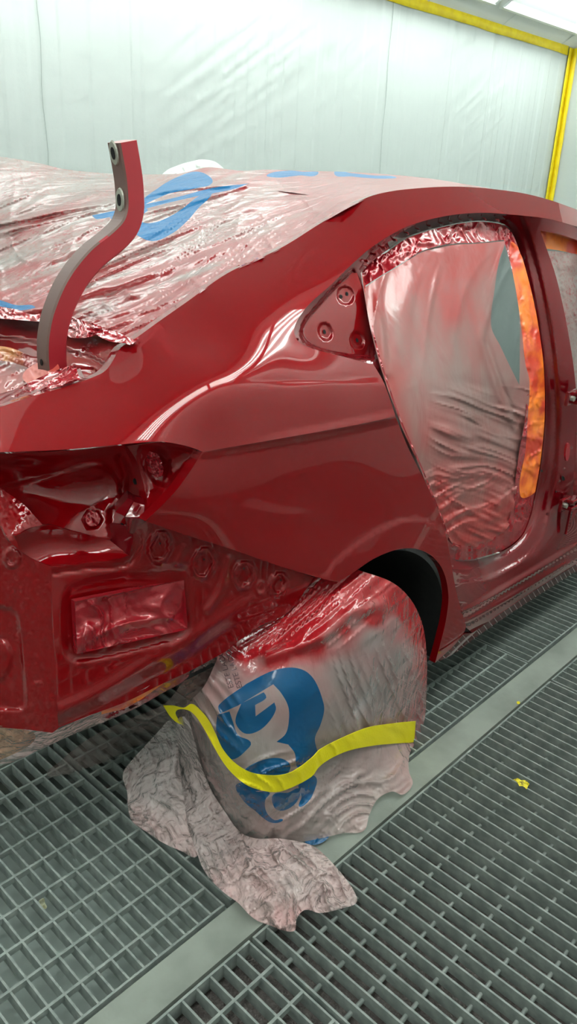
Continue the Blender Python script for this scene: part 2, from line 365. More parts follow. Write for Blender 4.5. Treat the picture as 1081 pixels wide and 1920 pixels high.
# seams on the sloped panel
for i in range(10):
    x = XN+.3+i*1.05; tag(mesh('trim_1', [(x, YW-.0, ZT-.004), (x+.012, YW, ZT-.004), (x+.012, YW-.5, ZT+.5*K-.006), (x, YW-.5, ZT+.5*K-.006)], [(0, 1, 2, 3)], M_wall), kind='structure')
def lamp(x0, x1, y0, sgn, label):
    """a lamp tray in the slope with four tubes running along the booth"""
    t = empty('booth_lamp', ((x0+x1)/2, y0-sgn*.5, ZT+K*.5), label, 'lamp', None)
    a, b = .20, .80
    def q(s, d): return (y0-sgn*s+0*d, ZT+K*s-d)
    v = []; 
    for x in (x0, x1):
        for s, d in ((a, .05), (a, .02), (b, .02), (b, .05)): v.append((x, *q(s, d)))
    mesh('lamp_tray', v, [(1, 5, 6, 2)], M_refl, t)
    for s in (a, b):
        y, z = q(s, .0); box('tray_frame', x0, x1, y-.02, y+.02, z-.07, z-.01, M_refl, t)
    for x in (x0, x1):
        sweep('tray_end', [(x, *q(a, .04)), (x, *q(b, .04))], [(-.015, -.03), (.015, -.03), (.015, .03), (-.015, .03)], M_refl, t, up=(1, 0, 0), smooth=False)
    for i in range(4):
        y, z = q(a+.17+i*.115, .055); sweep('lamp_tube', [(x0+.04, y, z), (x1-.04, y, z)], circ(.023, 8), M_tube, t, up=(0, 0, 1))
ORD = ['first', 'second', 'third', 'fourth', 'fifth', 'sixth']
for i in range(6):
    x0 = XN+.25+i*1.62
    lamp(x0, x0+1.5, YW, 1, 'long white lamp tray in the far ceiling slope, %s from the left end' % ORD[i])
    lamp(x0, x0+1.5, YN, -1, 'long white lamp tray in the near ceiling slope, %s from the left end' % ORD[i])
# ------------------------------------------------------------------ floor: pit, beams, grates
tag(box('floor', XN, XE, .80, YW, -.14, -.10, M_pit), kind='structure')
tag(box('floor', XN, XE, YN, .84, -.085, -.06, M_filter), kind='structure')
tag(box('trim_2', XN, XE, .812, .892, -.10, .0, M_beam), kind='structure')
tag(box('trim_3', XN, XE, 1.625, 1.70, -.10, .0, M_beam), kind='structure')
tag(box('trim_4', XN, XE, .0, .06, -.10, .0, M_beam), kind='structure')
for x in (-.9, .15, 1.15, 2.2, 3.4): box('floor_beam', x-.02, x+.02, .9, 1.62, -.10, -.07, M_beam)['kind'] = 'structure'
g_ = mat('green_filter_patch', (.03, .12, .08), rough=.9)
def unit(nm, v, f):
    me = bpy.data.meshes.new(nm); me.from_pydata(v, [], f); me.update(); me.materials.append(M_grate); return me
def grate(label, x0, x1, y0, y1, pitch, xbars=(), rods=(), dz=0.):
    t = empty('floor_grate', ((x0+x1)/2, y0, dz), label, 'grate')
    H_ = .032; th = .0022
    n = int(round((x1-x0)/pitch)); pitch = (x1-x0)/n
    ym = unit('bearing_bar', boxv(-th, th, y0+.003, y1-.003, -H_, 0), BF)
    for i in range(n+1):
        o = bpy.data.objects.new('bearing_bar', ym); COL.objects.link(o); o.parent = t; o.location = (x0+i*pitch-t.location.x, -t.location.y, rs.uniform(-.0006, .0004))
    for y, nm in [(y0, 'edge_bar'), (y1, 'edge_bar')]:
        box(nm, x0-.002, x1+.002, y-.0025, y+.0025, -H_-.002, .0005+dz, M_grate, t)
    for y in xbars: box('cross_bar', x0, x1, y-.003, y+.003, -.014, .0006+dz, M_grate, t)
    for y in rods: sweep('cross_rod', [(x0, y, -.0235), (x1, y, -.0235)], circ(.0048, 7), M_grate, t, up=(0, 0, 1))
    return t
YB = [.966+.0785*i for i in range(8)]
grate('grey grate of rectangular cells on the left, filling the lower left corner', -.975, .842, .904, 1.612, .0349, xbars=YB)
grate('grey grate of rectangular cells under the wrapped wheel and behind it', .862, 2.191, .904, 1.612, .035, xbars=[.98+.0765*i for i in range(8)])
grate('far grey grate of close bars under the door sill', 2.203, 4.3, .906, 1.612, .035, rods=[.98+.079*i for i in range(8)])
grate('grey grate of small cells at the bottom edge, left of the slatted grate', -.60, .820, .075, .802, .0355, xbars=[.731-.0795*i for i in range(9)])
grate('wide slatted grey grate with short rod stubs at the lower right', .834, 2.150, .075, .802, .0355, rods=[.725-.0787*i for i in range(9)])
grate('slatted grey grate at the right edge beyond the joint', 2.165, 4.3, .075, .802, .0355, rods=[.725-.0787*i for i in range(9)])
# ================================================================== CAR
CAR = empty('car', (1.3, 1.85, 0), 'dark red car body shell freshly painted, rear bumper, lamps and doors taken off', 'car')
CARBITS = []
def cp(*a, **k): return patch(*a, parent=CAR, **k)
CREASE = [(-30, 850), (0, 848), (120, 843), (240, 832), (300, 828), (340, 834), (365, 841), (379, 847)]
CREASE2 = [(379, 847), (480, 830), (600, 809), (670, 796), (741, 781)]
DLO = [(700, 684), (640, 668), (590, 655), (562, 643), (551, 624), (556, 603), (578, 572), (620, 534), (660, 495), (700, 461), (760, 426), (830, 406), (900, 399), (968, 403)]
RAILLOW = [(968, 403), (1030, 411), (1110, 434)]
TOPEDGE = [(1110, 404), (1081, 393), (1020, 372), (960, 359), (860, 350), (760, 355), (700, 366), (660, 384), (600, 419), (540, 457), (500, 478), (425, 513), (350, 566), (300, 601), (250, 637), (228, 650), (218, 664), (208, 682), (192, 699), (130, 723), (60, 743), (-30, 774)]
DOOREDGE = [(741, 781), (732, 752), (718, 715), (700, 684)]
def c1(pl): return [tuple(p[:2]) for p in pl]
def corner(pl):
    pl = [tuple(p) for p in pl]; pl[0] = (*pl[0][:2], 1); return pl
upper = corner(CREASE[:-1])+corner(CREASE2[:-1])+corner(DOOREDGE[:-1])+corner(DLO[:-1])+corner(RAILLOW[:-1])+[(1110, 434, 1)]+corner(TOPEDGE[:-1])+[(-30, 774, 1)]
U = [(-30, 850, 1.13), (0, 848, 1.10), (120, 843, 1.035), (240, 833, .995), (330, 833, .97), (379, 847, .955), (480, 830, .948), (600, 810, .945), (741, 781, .945),
     (718, 716, .962), (600, 722, .962), (470, 722, .968), (400, 712, .98), (700, 684, .982), (640, 668, .99), (562, 643, 1.008), (553, 605, 1.03), (620, 534, 1.065), (700, 461, 1.11), (760, 426, 1.125), (900, 399, 1.13), (968, 403, 1.125), (1110, 434, 1.10),
     (1110, 404, 1.17), (960, 359, 1.21), (860, 350, 1.215), (760, 355, 1.22), (700, 366, 1.22), (600, 419, 1.205), (540, 457, 1.19), (425, 513, 1.175), (350, 566, 1.165), (250, 637, 1.16), (192, 699, 1.15), (130, 723, 1.155), (60, 743, 1.17), (-30, 774, 1.20),
     (225, 765, 1.055), (60, 796, 1.11), (400, 640, 1.055), (330, 700, 1.03), (480, 600, 1.045), (550, 520, 1.10), (640, 452, 1.14), (800, 382, 1.17), (900, 378, 1.165), (1040, 398, 1.14), (470, 775, .957), (600, 765, .952), (300, 780, 1.0)]
crease_bump = lambda xy: .0
cp('quarter_panel_upper', upper, U, M_paint, step_=8, lam=2e-4, rim=(0, .022, -.004),
   bumps=[chamf([(380, 717), (440, 719), (520, 720), (600, 718), (760, 711)], 5, .004, 400, 560), chamf([(385, 843), (440, 833), (520, 818), (600, 802), (670, 789), (760, 770)], 7, .009, 400, 640)])
# ---- lower quarter
ARCH = [(815, 1243), (824, 1210), (836, 1160), (840, 1115), (831, 1072), (811, 1044), (787, 1031), (763, 1028), (735, 1033), (700, 1048), (664, 1072), (634, 1091)]
QBOT = [(634, 1091), (600, 1084), (520, 1060), (440, 1032), (355, 1005), (272, 977)]
POCK = [(272, 977), (300, 951), (328, 922), (352, 890), (370, 862), (379, 847)]
DOORF = [(741, 781), (765, 840), (800, 910), (830, 980), (845, 1055), (855, 1110), (869, 1160), (873, 1174), (867, 1190), (848, 1213), (828, 1231), (815, 1243)]
lower = corner(CREASE2[:-1])+corner(DOORF[:-1])+corner(ARCH[:-1])+corner(QBOT[:-1])+corner(POCK[:-1])
Q = [(379, 849, .955), (480, 831, .949), (600, 811, .946), (741, 782, .946), (345, 950, .962), (450, 930, .956), (600, 900, .952), (760, 868, .948), (272, 977, .985), (355, 1005, .972), (440, 1032, .965), (520, 1060, .958), (600, 1084, .953), (634, 1091, .95),
     (700, 1048, .945), (770, 1029, .942), (838, 1100, .938), (826, 1210, .942), (815, 1243, .95), (800, 910, .947), (845, 1055, .943), (869, 1160, .945), (650, 1000, .955), (500, 990, .958)]
BAND = [(604, 1084), (640, 1043), (690, 1006), (740, 980), (785, 972), (815, 985), (833, 1000)]
cp('quarter_panel_lower', lower, Q, M_paint, step_=8, lam=3e-4, rim=(0, .02, 0),
   bumps=[step(BAND, 5, .006), groove([(470, 955), (520, 965), (590, 968)], 12, .0015), step([(379, 856), (480, 839), (600, 818), (744, 790)], 9, -.004)])
# ---- door frame (jamb, pillar, sill) with the quarter window recess
SILLB = [(873, 1174), (885, 1186), (980, 1120), (1081, 1056), (1110, 1038)]
frame = corner(DLO[:-1])+corner([(968, 403), (1030, 411), (1110, 434)])+corner([(1110, 1038), (1081, 1056), (980, 1120), (885, 1186), (873, 1174)])
frame += [(869, 1160, 1), (855, 1110), (845, 1055), (830, 980), (800, 910), (765, 840), (741, 781), (718, 715), (703, 688)]
frame = corner(DLO)+[(1030, 411), (1110, 434, 1), (1110, 1038, 1), (1081, 1056), (980, 1120), (885, 1187, 1), (873, 1176, 1), (869, 1160), (855, 1110), (845, 1055), (830, 980), (800, 910), (765, 840), (741, 781), (718, 715)]
H_REAR = [(676, 512, 1), (700, 488), (730, 466), (765, 443), (830, 424), (890, 414), (938, 418), (955, 428), (968, 450), (990, 520), (1008, 600), (1020, 690), (1022, 780), (1015, 860), (1003, 930), (992, 975), (976, 1008), (945, 1032), (905, 1046), (875, 1052), (848, 1047), (836, 1010), (812, 940), (780, 862), (752, 800), (730, 740), (712, 685), (695, 620), (684, 560)]
H_FRONT = [(1012, 432, 1), (1050, 440), (1104, 458, 1), (1104, 965, 1), (1078, 950), (1075, 900), (1080, 830), (1081, 760), (1075, 690), (1062, 610), (1042, 520)]
FR = [(700, 684, .99), (562, 643, 1.01), (553, 605, 1.03), (620, 534, 1.075), (700, 461, 1.12), (760, 426, 1.135), (900, 399, 1.14), (968, 403, 1.135), (1110, 434, 1.11), (600, 600, 1.055), (640, 560, 1.075), (680, 600, 1.05), (670, 650, 1.03),
      (765, 443, 1.17), (890, 414, 1.18), (955, 428, 1.175), (990, 520, 1.13), (1015, 640, 1.06), (1022, 780, 1.02), (1003, 930, 1.01), (945, 1032, 1.01), (875, 1052, 1.0), (836, 1010, .985), (780, 862, .975), (730, 740, 1.0), (695, 620, 1.05),
      (1010, 440, 1.12), (1045, 540, 1.065), (1068, 700, .985), (1075, 800, .965), (1060, 900, .96), (1030, 1000, .955), (1100, 985, .955), (990, 1060, .955), (885, 1120, .955), (870, 1165, .95), (885, 1187, .965), (1000, 1107, .962), (1110, 1038, .962), (741, 781, .96), (800, 910, .955), (845, 1055, .955)]
TRI = [(571, 628), (575, 606), (600, 575), (640, 532), (664, 512, 1), (678, 560), (688, 620), (691, 667, 1), (640, 660), (592, 647)]
TRId = [(571, 628, 1.06), (600, 575, 1.085), (664, 512, 1.115), (678, 560, 1.09), (691, 667, 1.045), (592, 647, 1.055)]
def tri_recess():
    return plate([(571, 628), (575, 606), (600, 575), (640, 532), (664, 512, 1), (678, 560), (688, 620), (691, 667, 1), (640, 660), (592, 647)], 5, -.018)
dish = lambda x, y, r, s=1.35: plate(ell(x, y, r, r*s, -20), 4, -.010)
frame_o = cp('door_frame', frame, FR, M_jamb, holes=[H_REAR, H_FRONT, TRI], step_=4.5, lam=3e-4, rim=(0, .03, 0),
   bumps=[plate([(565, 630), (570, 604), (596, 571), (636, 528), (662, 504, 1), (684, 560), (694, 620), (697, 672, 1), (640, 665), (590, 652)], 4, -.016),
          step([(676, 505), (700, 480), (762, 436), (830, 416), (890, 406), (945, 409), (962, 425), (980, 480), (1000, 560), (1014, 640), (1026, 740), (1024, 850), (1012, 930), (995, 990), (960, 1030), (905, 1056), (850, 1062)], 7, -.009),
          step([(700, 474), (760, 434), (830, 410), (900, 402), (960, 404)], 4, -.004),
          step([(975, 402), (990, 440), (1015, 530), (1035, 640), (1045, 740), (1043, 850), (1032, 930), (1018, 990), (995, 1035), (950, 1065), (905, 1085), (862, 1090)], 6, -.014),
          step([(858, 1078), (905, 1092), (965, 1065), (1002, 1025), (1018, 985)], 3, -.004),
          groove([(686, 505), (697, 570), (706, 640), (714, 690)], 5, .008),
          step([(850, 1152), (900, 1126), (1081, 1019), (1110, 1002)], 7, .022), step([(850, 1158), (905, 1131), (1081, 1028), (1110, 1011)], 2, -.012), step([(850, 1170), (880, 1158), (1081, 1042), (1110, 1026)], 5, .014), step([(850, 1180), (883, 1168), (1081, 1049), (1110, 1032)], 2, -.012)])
cp('quarter_window_panel', [(565, 630), (570, 604), (596, 571), (636, 528), (666, 504, 1), (684, 560), (694, 620), (697, 672, 1), (640, 665), (588, 652)], TRId, M_paint, step_=4, rim=None, lam=3e-4, bumps=[dish(609, 622, 12), dish(670, 638, 11), plate(ell(647, 554, 15, 17, -20), 3, -.009)])
def disc(name, cx, cy, rx, ry, base, m_, parent, rot=-20, off=.001, rim=None, lam=1e-3):
    return patch(name, ell(cx, cy, rx, ry, rot, 14), base, m_, parent=parent, step_=3, off=off, rim=rim, lam=lam, smooth=False)
for x, y, rx, ry in [(608, 622, 2.6, 4.4), (669, 638, 2.6, 4.2), (639, 556, 2.8, 4), (650, 551, 2.8, 4)]:
    disc('hole', x, y, rx, ry, TRId, M_hole, CAR, off=-.0075, lam=3e-4)
for x, y, rx, ry in [(1055, 897, 3, 4.5), (1015, 883, 2, 2.4), (993, 914, 1.6, 2)]: disc('hole', x, y, rx, ry, FR, M_hole, CAR, off=.002, lam=3e-4)
# weld teeth on the pinch flange
for i, (x, y) in enumerate(spl([(690, 490), (722, 465), (765, 438), (830, 420), (885, 411), (935, 413)], 21, False)):
    disc('weld_tab', x, y, 1.2, 3, FR, M_paint, CAR, off=.012, rim=(0, .01, 0), lam=3e-4)
# ---- door hinges and check strap on the pillar
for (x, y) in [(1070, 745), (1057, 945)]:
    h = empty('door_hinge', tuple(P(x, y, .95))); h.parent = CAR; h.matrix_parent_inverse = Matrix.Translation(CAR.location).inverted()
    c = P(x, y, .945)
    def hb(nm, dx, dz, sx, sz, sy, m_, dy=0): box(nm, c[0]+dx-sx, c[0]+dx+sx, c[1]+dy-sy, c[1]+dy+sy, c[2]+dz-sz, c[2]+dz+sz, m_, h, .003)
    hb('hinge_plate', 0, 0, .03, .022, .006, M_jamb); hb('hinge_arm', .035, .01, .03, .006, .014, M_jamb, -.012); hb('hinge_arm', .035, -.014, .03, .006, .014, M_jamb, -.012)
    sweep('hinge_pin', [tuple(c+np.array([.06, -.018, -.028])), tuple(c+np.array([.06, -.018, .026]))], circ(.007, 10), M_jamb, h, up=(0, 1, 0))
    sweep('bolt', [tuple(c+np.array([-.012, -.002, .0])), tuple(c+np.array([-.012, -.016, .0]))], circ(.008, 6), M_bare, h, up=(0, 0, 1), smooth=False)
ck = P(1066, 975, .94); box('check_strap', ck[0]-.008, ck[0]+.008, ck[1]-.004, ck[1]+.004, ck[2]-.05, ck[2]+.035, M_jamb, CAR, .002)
cp('tape_plug', ell(1064, 848, 4, 17, 5), FR, M_redtape, off=.003, step_=5, smooth=False, lam=3e-4)
# ---- tail lamp pocket
P3 = [(-30, 852, 1), (120, 845), (235, 834, 1), (248, 850), (258, 895), (268, 935), (270, 975, 1), (255, 988), (238, 990), (205, 1013, 1), (150, 1003), (80, 985), (28, 940), (0, 918), (-30, 905)]
P3d = [(0, 850, 1.17), (120, 848, 1.10), (235, 840, 1.06), (258, 895, 1.065), (268, 935, 1.06), (262, 980, 1.05), (240, 985, 1.075), (205, 1013, 1.10), (80, 985, 1.15), (0, 918, 1.19), (150, 900, 1.155), (60, 890, 1.2), (215, 900, 1.13), (228, 950, 1.10), (150, 960, 1.14)]
cp('tail_lamp_pocket', P3, P3d, M_paint2, step_=6, lam=3e-4, rim=(0, .01, 0),
   bumps=[plate([(0, 916, 1), (60, 900), (115, 886), (170, 870), (195, 873), (215, 893), (226, 925), (222, 945), (206, 957), (205, 985), (210, 1016, 1), (150, 1010), (80, 995), (20, 950)], 7, .012),
          groove([(-20, 880), (80, 872), (150, 860), (190, 858)], 12, -.006), plate(ell(174, 973, 17, 17), 3, -.006), groove([(228, 925), (235, 890), (225, 860)], 7, -.010)])
cp('pocket_plug', ell(174, 973, 14, 14), P3d, M_redtape, off=.012, step_=5, smooth=False, lam=3e-4, bumps=[crumple(40, 30, 7, .006, 3)])
P1 = [(238, 836, 1), (300, 829), (340, 835), (365, 842), (377, 850), (370, 863), (352, 891), (328, 923), (272, 977, 1), (276, 950), (268, 905), (256, 865)]
P1d = [(238, 836, 1.05), (300, 829, .995), (377, 850, .962), (352, 891, .972), (320, 930, .98), (272, 977, .992), (276, 950, 1.02), (256, 865, 1.045), (300, 880, 1.02), (330, 860, 1.0)]
cp('lamp_recess', P1, P1d, M_paint, step_=5, lam=3e-4, rim=(0, .02, 0),
   bumps=[plate([(262, 845), (300, 838), (345, 843), (360, 852), (345, 872), (320, 905), (283, 950), (274, 910)], 5, -.008), groove([(362, 862), (345, 888), (320, 918), (282, 962)], 3, .006),
          plate(ell(300, 878, 23, 32, -12), 7, -.012), groove([(320, 868), (321, 885), (310, 900)], 4, .005)])
cp('tape_plug', ell(293, 872, 12, 24, -14), P1d, M_redtape, off=-.006, step_=3, smooth=False, lam=3e-4, bumps=[crumple(70, 18, 5, .012, 8), crumple(10, 9, 4, .005, 4)])
for x, y, rx, ry, d_ in [(253, 903, 4, 6, P3d), (229, 985, 3, 5, P3d)]: disc('hole', x, y, rx, ry, d_, M_hole, CAR, off=.004, lam=3e-4)
BR = [(215, 962, 1.055), (240, 934, 1.05), (270, 946, 1.02), (268, 972, 1.02), (232, 970, 1.035)]
cp('lamp_bracket', [(240, 934, 1), (250, 940), (233, 968, 1), (216, 960, 1)], [(240, 934, 1.045), (250, 940, 1.03), (233, 968, 1.03), (216, 960, 1.05)], M_jamb, step_=4, smooth=False, rim=(.02, .03, 0))
cp('lamp_bracket', [(250, 941, 1), (271, 947, 1), (268, 972, 1), (233, 969, 1)], [(250, 941, 1.035), (271, 947, 1.01), (268, 972, 1.01), (233, 969, 1.03)], M_jamb, step_=4, smooth=False, rim=(.02, .03, 0), bumps=[groove([(262, 950), (255, 960)], 3, .003)])
cp('bracket_tab', [(233, 969, 1), (262, 972, 1), (272, 978), (258, 985), (252, 1000, 1), (240, 1001, 1), (238, 985)], [(233, 969, 1.03), (262, 972, 1.01), (272, 978, 1.0), (250, 1000, 1.03), (238, 985, 1.04)], M_jamb, step_=4, rim=(.01, .02, 0), bumps=[groove([(247, 975), (244, 998)], 4, .004)])
# ---- shelf under the pocket
P4 = [(28, 1005, 1), (80, 984), (150, 1000), (206, 1013, 1), (222, 1026), (242, 1041, 1), (225, 1047), (150, 1057), (96, 1063, 1), (60, 1047), (36, 1031, 1)]
P4d = [(28, 1005, 1.12), (80, 985, 1.12), (150, 1001, 1.10), (206, 1013, 1.09), (242, 1041, 1.05), (150, 1057, 1.085), (96, 1063, 1.105), (36, 1031, 1.13), (100, 1025, 1.13), (160, 1030, 1.12)]
cp('bumper_shelf', P4, P4d, M_paint, step_=5, lam=3e-4, rim=(0, .01, 0))
P4b = [(-30, 890, 1), (0, 915), (40, 942), (80, 984, 1), (50, 992), (28, 1005, 1), (36, 1031, 1), (18, 1015), (0, 985), (-30, 975, 1)]
cp('bumper_shelf', P4b, [(-30, 890, 1.24), (0, 915, 1.19), (80, 984, 1.12), (28, 1005, 1.12), (36, 1031, 1.13), (0, 985, 1.16), (-30, 975, 1.18), (20, 960, 1.155)], M_paint2, step_=5, lam=3e-4, rim=(0, .01, 0), bumps=[crumple(20, 9, 3, .0008, 2)])
P4c = [(206, 1013, 1), (212, 985), (238, 988, 1), (245, 985), (250, 1005), (245, 1030), (242, 1042, 1), (222, 1028)]
cp('pocket_edge', P4c, [(206, 1013, 1.09), (212, 985, 1.10), (245, 985, 1.045), (250, 1005, 1.04), (242, 1042, 1.05), (222, 1028, 1.08)], M_jamb, step_=5, rim=(0, .01, 0))
# ---- inner lower side panel with the taped access opening
P5 = [(96, 1063, 1), (150, 1057), (225, 1047), (243, 1032), (250, 1005), (245, 985, 1), (262, 975, 1), (272, 977), (355, 1005), (440, 1032), (520, 1060), (588, 1082, 1), (578, 1098), (540, 1148), (480, 1178), (422, 1222, 1), (360, 1256), (300, 1284), (236, 1316), (166, 1342), (109, 1365, 1), (104, 1250), (98, 1130)]
P5d = [(96, 1063, 1.10), (98, 1130, 1.10), (104, 1250, 1.10), (109, 1365, 1.10), (166, 1342, 1.09), (300, 1284, 1.06), (422, 1222, 1.025), (540, 1148, .99), (588, 1084, .975), (440, 1034, .995), (355, 1005, 1.005), (272, 977, 1.015), (250, 1010, 1.045), (225, 1047, 1.065), (300, 1100, 1.045), (240, 1200, 1.07), (400, 1120, 1.02), (480, 1110, 1.0)]
HOLE5 = [(147, 1150), (153, 1136), (175, 1130), (250, 1112), (320, 1098), (340, 1098), (345, 1108), (344, 1160), (338, 1174), (320, 1181), (240, 1200), (165, 1218), (153, 1215), (148, 1205)]
oval = lambda x, y, rx, ry, r, h=.012: (lambda a, b: (lambda xy: a(xy)+b(xy)))(plate(ell(x, y, rx, ry, r), 4, h), plate(ell(x, y, rx-7, ry-7, r), 3, -h*1.1))
cp('inner_side_panel', P5, P5d, M_paint2, holes=[HOLE5], step_=6, lam=3e-4, rim=(0, .012, 0),
   bumps=[plate([(122, 1120), (135, 1100), (160, 1090), (250, 1072), (325, 1058), (352, 1068), (357, 1095), (355, 1160), (345, 1190), (300, 1210), (200, 1235), (150, 1240), (125, 1225), (120, 1180)], 9, -.010),
          groove([(150, 1244), (230, 1228), (310, 1207)], 6, .005),
          step([(100, 1352), (180, 1318), (260, 1272), (350, 1225), (430, 1165), (520, 1128), (575, 1105)], 14, -.022),
          groove([(115, 1330), (200, 1290), (290, 1232), (400, 1172), (480, 1122), (560, 1100)], 12, .005),
          oval(299, 1026, 22, 31, 12), oval(381, 1057, 22, 30, 12), oval(457, 1078, 20, 27, 14), oval(522, 1096, 17, 24, 20), oval(489, 1103, 11, 14, 10, .005),
          groove([(345, 1028), (332, 1056)], 7, .006), groove([(430, 1048), (412, 1110), (390, 1144)], 7, .008),
          groove([(102, 1075), (160, 1067), (225, 1062), (250, 1050), (262, 1020), (262, 1000)], 4, -.005), groove([(240, 1078), (300, 1066), (340, 1060)], 8, .004)])
cp('masking_tape_panel', [(140, 1128), (345, 1088), (352, 1180), (145, 1226)], [(p[0], p[1], 1.085-(p[0]-140)*.00021) for p in [(140, 1128), (345, 1090), (352, 1180), (145, 1226)]], M_redtape, step_=4, smooth=False,
   bumps=[crumple(-12, 120, 34, .02, 11), crumple(35, 60, 26, .012, 2)])
for x, y in [(300, 1019), (382, 1049), (457, 1066), (526, 1088)]: disc('hole', x, y, 1.6, 1.8, P5d, M_hole, CAR, off=.004, lam=3e-4)
# ---- corner panel of the rear end
P6 = [(-34, 975, 1), (0, 985), (18, 1015), (36, 1031), (60, 1047), (96, 1063, 1), (98, 1130), (104, 1250), (109, 1366, 1), (98, 1374, 1), (50, 1368), (0, 1364), (-34, 1362, 1)]
P6d = [(96, 1063, 1.10), (104, 1250, 1.10), (109, 1366, 1.10), (0, 1364, 1.18), (-34, 1362, 1.21), (0, 985, 1.165), (-34, 975, 1.19), (0, 1180, 1.175), (-34, 1180, 1.20), (50, 1200, 1.14)]
cp('rear_end_panel', P6, P6d, M_paint2, step_=5, lam=3e-4, rim=(0, .012, 0),
   bumps=[plate([(-60, 1139, 1), (0, 1139), (25, 1145), (33, 1160), (40, 1220), (48, 1310), (42, 1328), (20, 1330), (-60, 1328, 1)], 5, -.010), plate(ell(22, 1047, 17, 19), 3, .006), plate(ell(22, 1047, 9, 10), 2, -.005), plate(ell(72, 1281, 5, 4), 3, .003),
          plate(ell(-2, 1240, 22, 38, 10), 6, .008), crumple(75, 14, 3.5, .0007, 3)])
# ---- trunk opening rim behind the hinge arm
TR = [(-200, 545, 1), (-34, 572), (60, 590), (120, 603), (200, 626), (247, 640, 1), (228, 650), (218, 664), (208, 682), (192, 699), (158, 713), (140, 700, 1), (100, 690), (40, 668), (-34, 652), (-200, 625, 1)]
cp('trunk_opening_rim', TR, [(-34, 572, 1.15, 'z'), (60, 590, 1.155, 'z'), (247, 640, 1.19), (208, 682, 1.17), (158, 713, 1.17), (100, 690, 1.27), (-34, 652, 1.08, 'z'), (-200, 545, 1.13, 'z'), (-200, 625, 1.07, 'z'), (0, 615, 1.13, 'z'), (150, 650, 1.30)], M_paint, step_=6, rim=(0, .02, -.01),
   bumps=[step([(-34, 628), (60, 640), (140, 660), (170, 668), (210, 690)], 5, -.02), groove([(145, 668), (165, 650), (185, 638)], 2, -.004), step([(140, 688), (170, 690), (190, 702)], 4, -.012)])
cp('trunk_gutter', [(-34, 772, 1), (60, 742), (130, 722), (160, 713, 1), (150, 690, 1), (60, 720), (-34, 748, 1)], [(-34, 772, 1.20), (130, 722, 1.16), (160, 713, 1.16), (150, 690, 1.22), (-34, 748, 1.28)], M_jamb, step_=6, rim=(0, .01, -.01))
# ---- roof skin and far side, windscreen side, underbody
def bm_grid(name, fn, nu, nv, m_, parent=CAR):
    v = [fn(i/nu, j/nv) for j in range(nv+1) for i in range(nu+1)]; f = [(j*(nu+1)+i, j*(nu+1)+i+1, (j+1)*(nu+1)+i+1, (j+1)*(nu+1)+i) for j in range(nv) for i in range(nu)]
    return mesh(name, v, f, m_, parent, True)
def roofz(x): return 1.436-.07*max(0, (1.75-x)/.3)**1.6*.4-.10*max(0, (x-2.1)/.7)**1.6
bm_grid('roof_skin', lambda u, v: ((x := 1.72+u*1.8), 1.235+v*1.23, roofz(x)+.03*math.sin(math.pi*v)-.055), 30, 16, M_paint)
# the far side repeats the near side about the car's centre line (x-z plane at Y = 1.85)
for src_ in [o_ for o_ in bpy.data.objects if o_.parent is CAR and o_.type == 'MESH' and o_.name.split('.')[0] in ('quarter_panel_upper', 'quarter_panel_lower', 'door_frame', 'quarter_window_panel', 'inner_side_panel', 'rear_end_panel', 'tail_lamp_pocket', 'lamp_recess', 'bumper_shelf', 'trunk_gutter')]:
    c_ = src_.copy(); COL.objects.link(c_); c_.parent = CAR; c_.matrix_parent_inverse = Matrix.Identity(4)
    c_.location = (-CAR.location.x, 2*1.85-CAR.location.y, 0); c_.scale = (1, -1, .965)
bm_grid('rear_floor_pan', lambda u, v: (.78+u*3.85, 1.13+v*1.55, .30+.12*(u < .12)), 20, 6, M_black)
bm_grid('rear_wall', lambda u, v: (.50+.25*(u-.5)**2*.6, 1.22+u*1.26, .46+v*.46), 6, 6, M_paint2)
bm_grid('rear_shelf', lambda u, v: (.80+u*.42, 1.2+v*1.4, 1.05-.02*u), 4, 6, M_black)
# wheel house (dark liner)
def liner(u, v):
    a = math.radians(-12+u*112); return (1.32+.385*math.cos(a), .958+.30*v, .285+.37*math.sin(a))
bm_grid('wheel_arch_liner', liner, 40, 6, M_black)
box('inner_wheel_wall', 1.30, 1.78, 1.25, 1.27, .25, .66, M_black, CAR)
box('sill_inner', 1.76, 4.2, 1.0, 1.12, .225, .34, M_black, CAR)
cp('sill_underside', [(815, 1243, 1), (828, 1231), (848, 1213), (867, 1190), (885, 1187, 1), (980, 1121), (1110, 1039, 1), (1110, 1052, 1), (980, 1135), (890, 1196), (850, 1226)], [(815, 1243, .95), (867, 1192, .955), (885, 1187, .965), (1110, 1039, .965), (1110, 1052, 1.0), (980, 1135, 1.0), (850, 1226, .975)], M_jamb, step_=6)
cp('loose_tape_flap', [(826, 1163), (836, 1166), (834, 1180), (838, 1190), (832, 1205), (828, 1200), (824, 1190), (829, 1178)], [(826, 1163, .97), (836, 1166, .96), (832, 1205, .955), (824, 1190, .97)], M_redtape, step_=3, bumps=[crumple(60, 12, 5, .004, 1)])
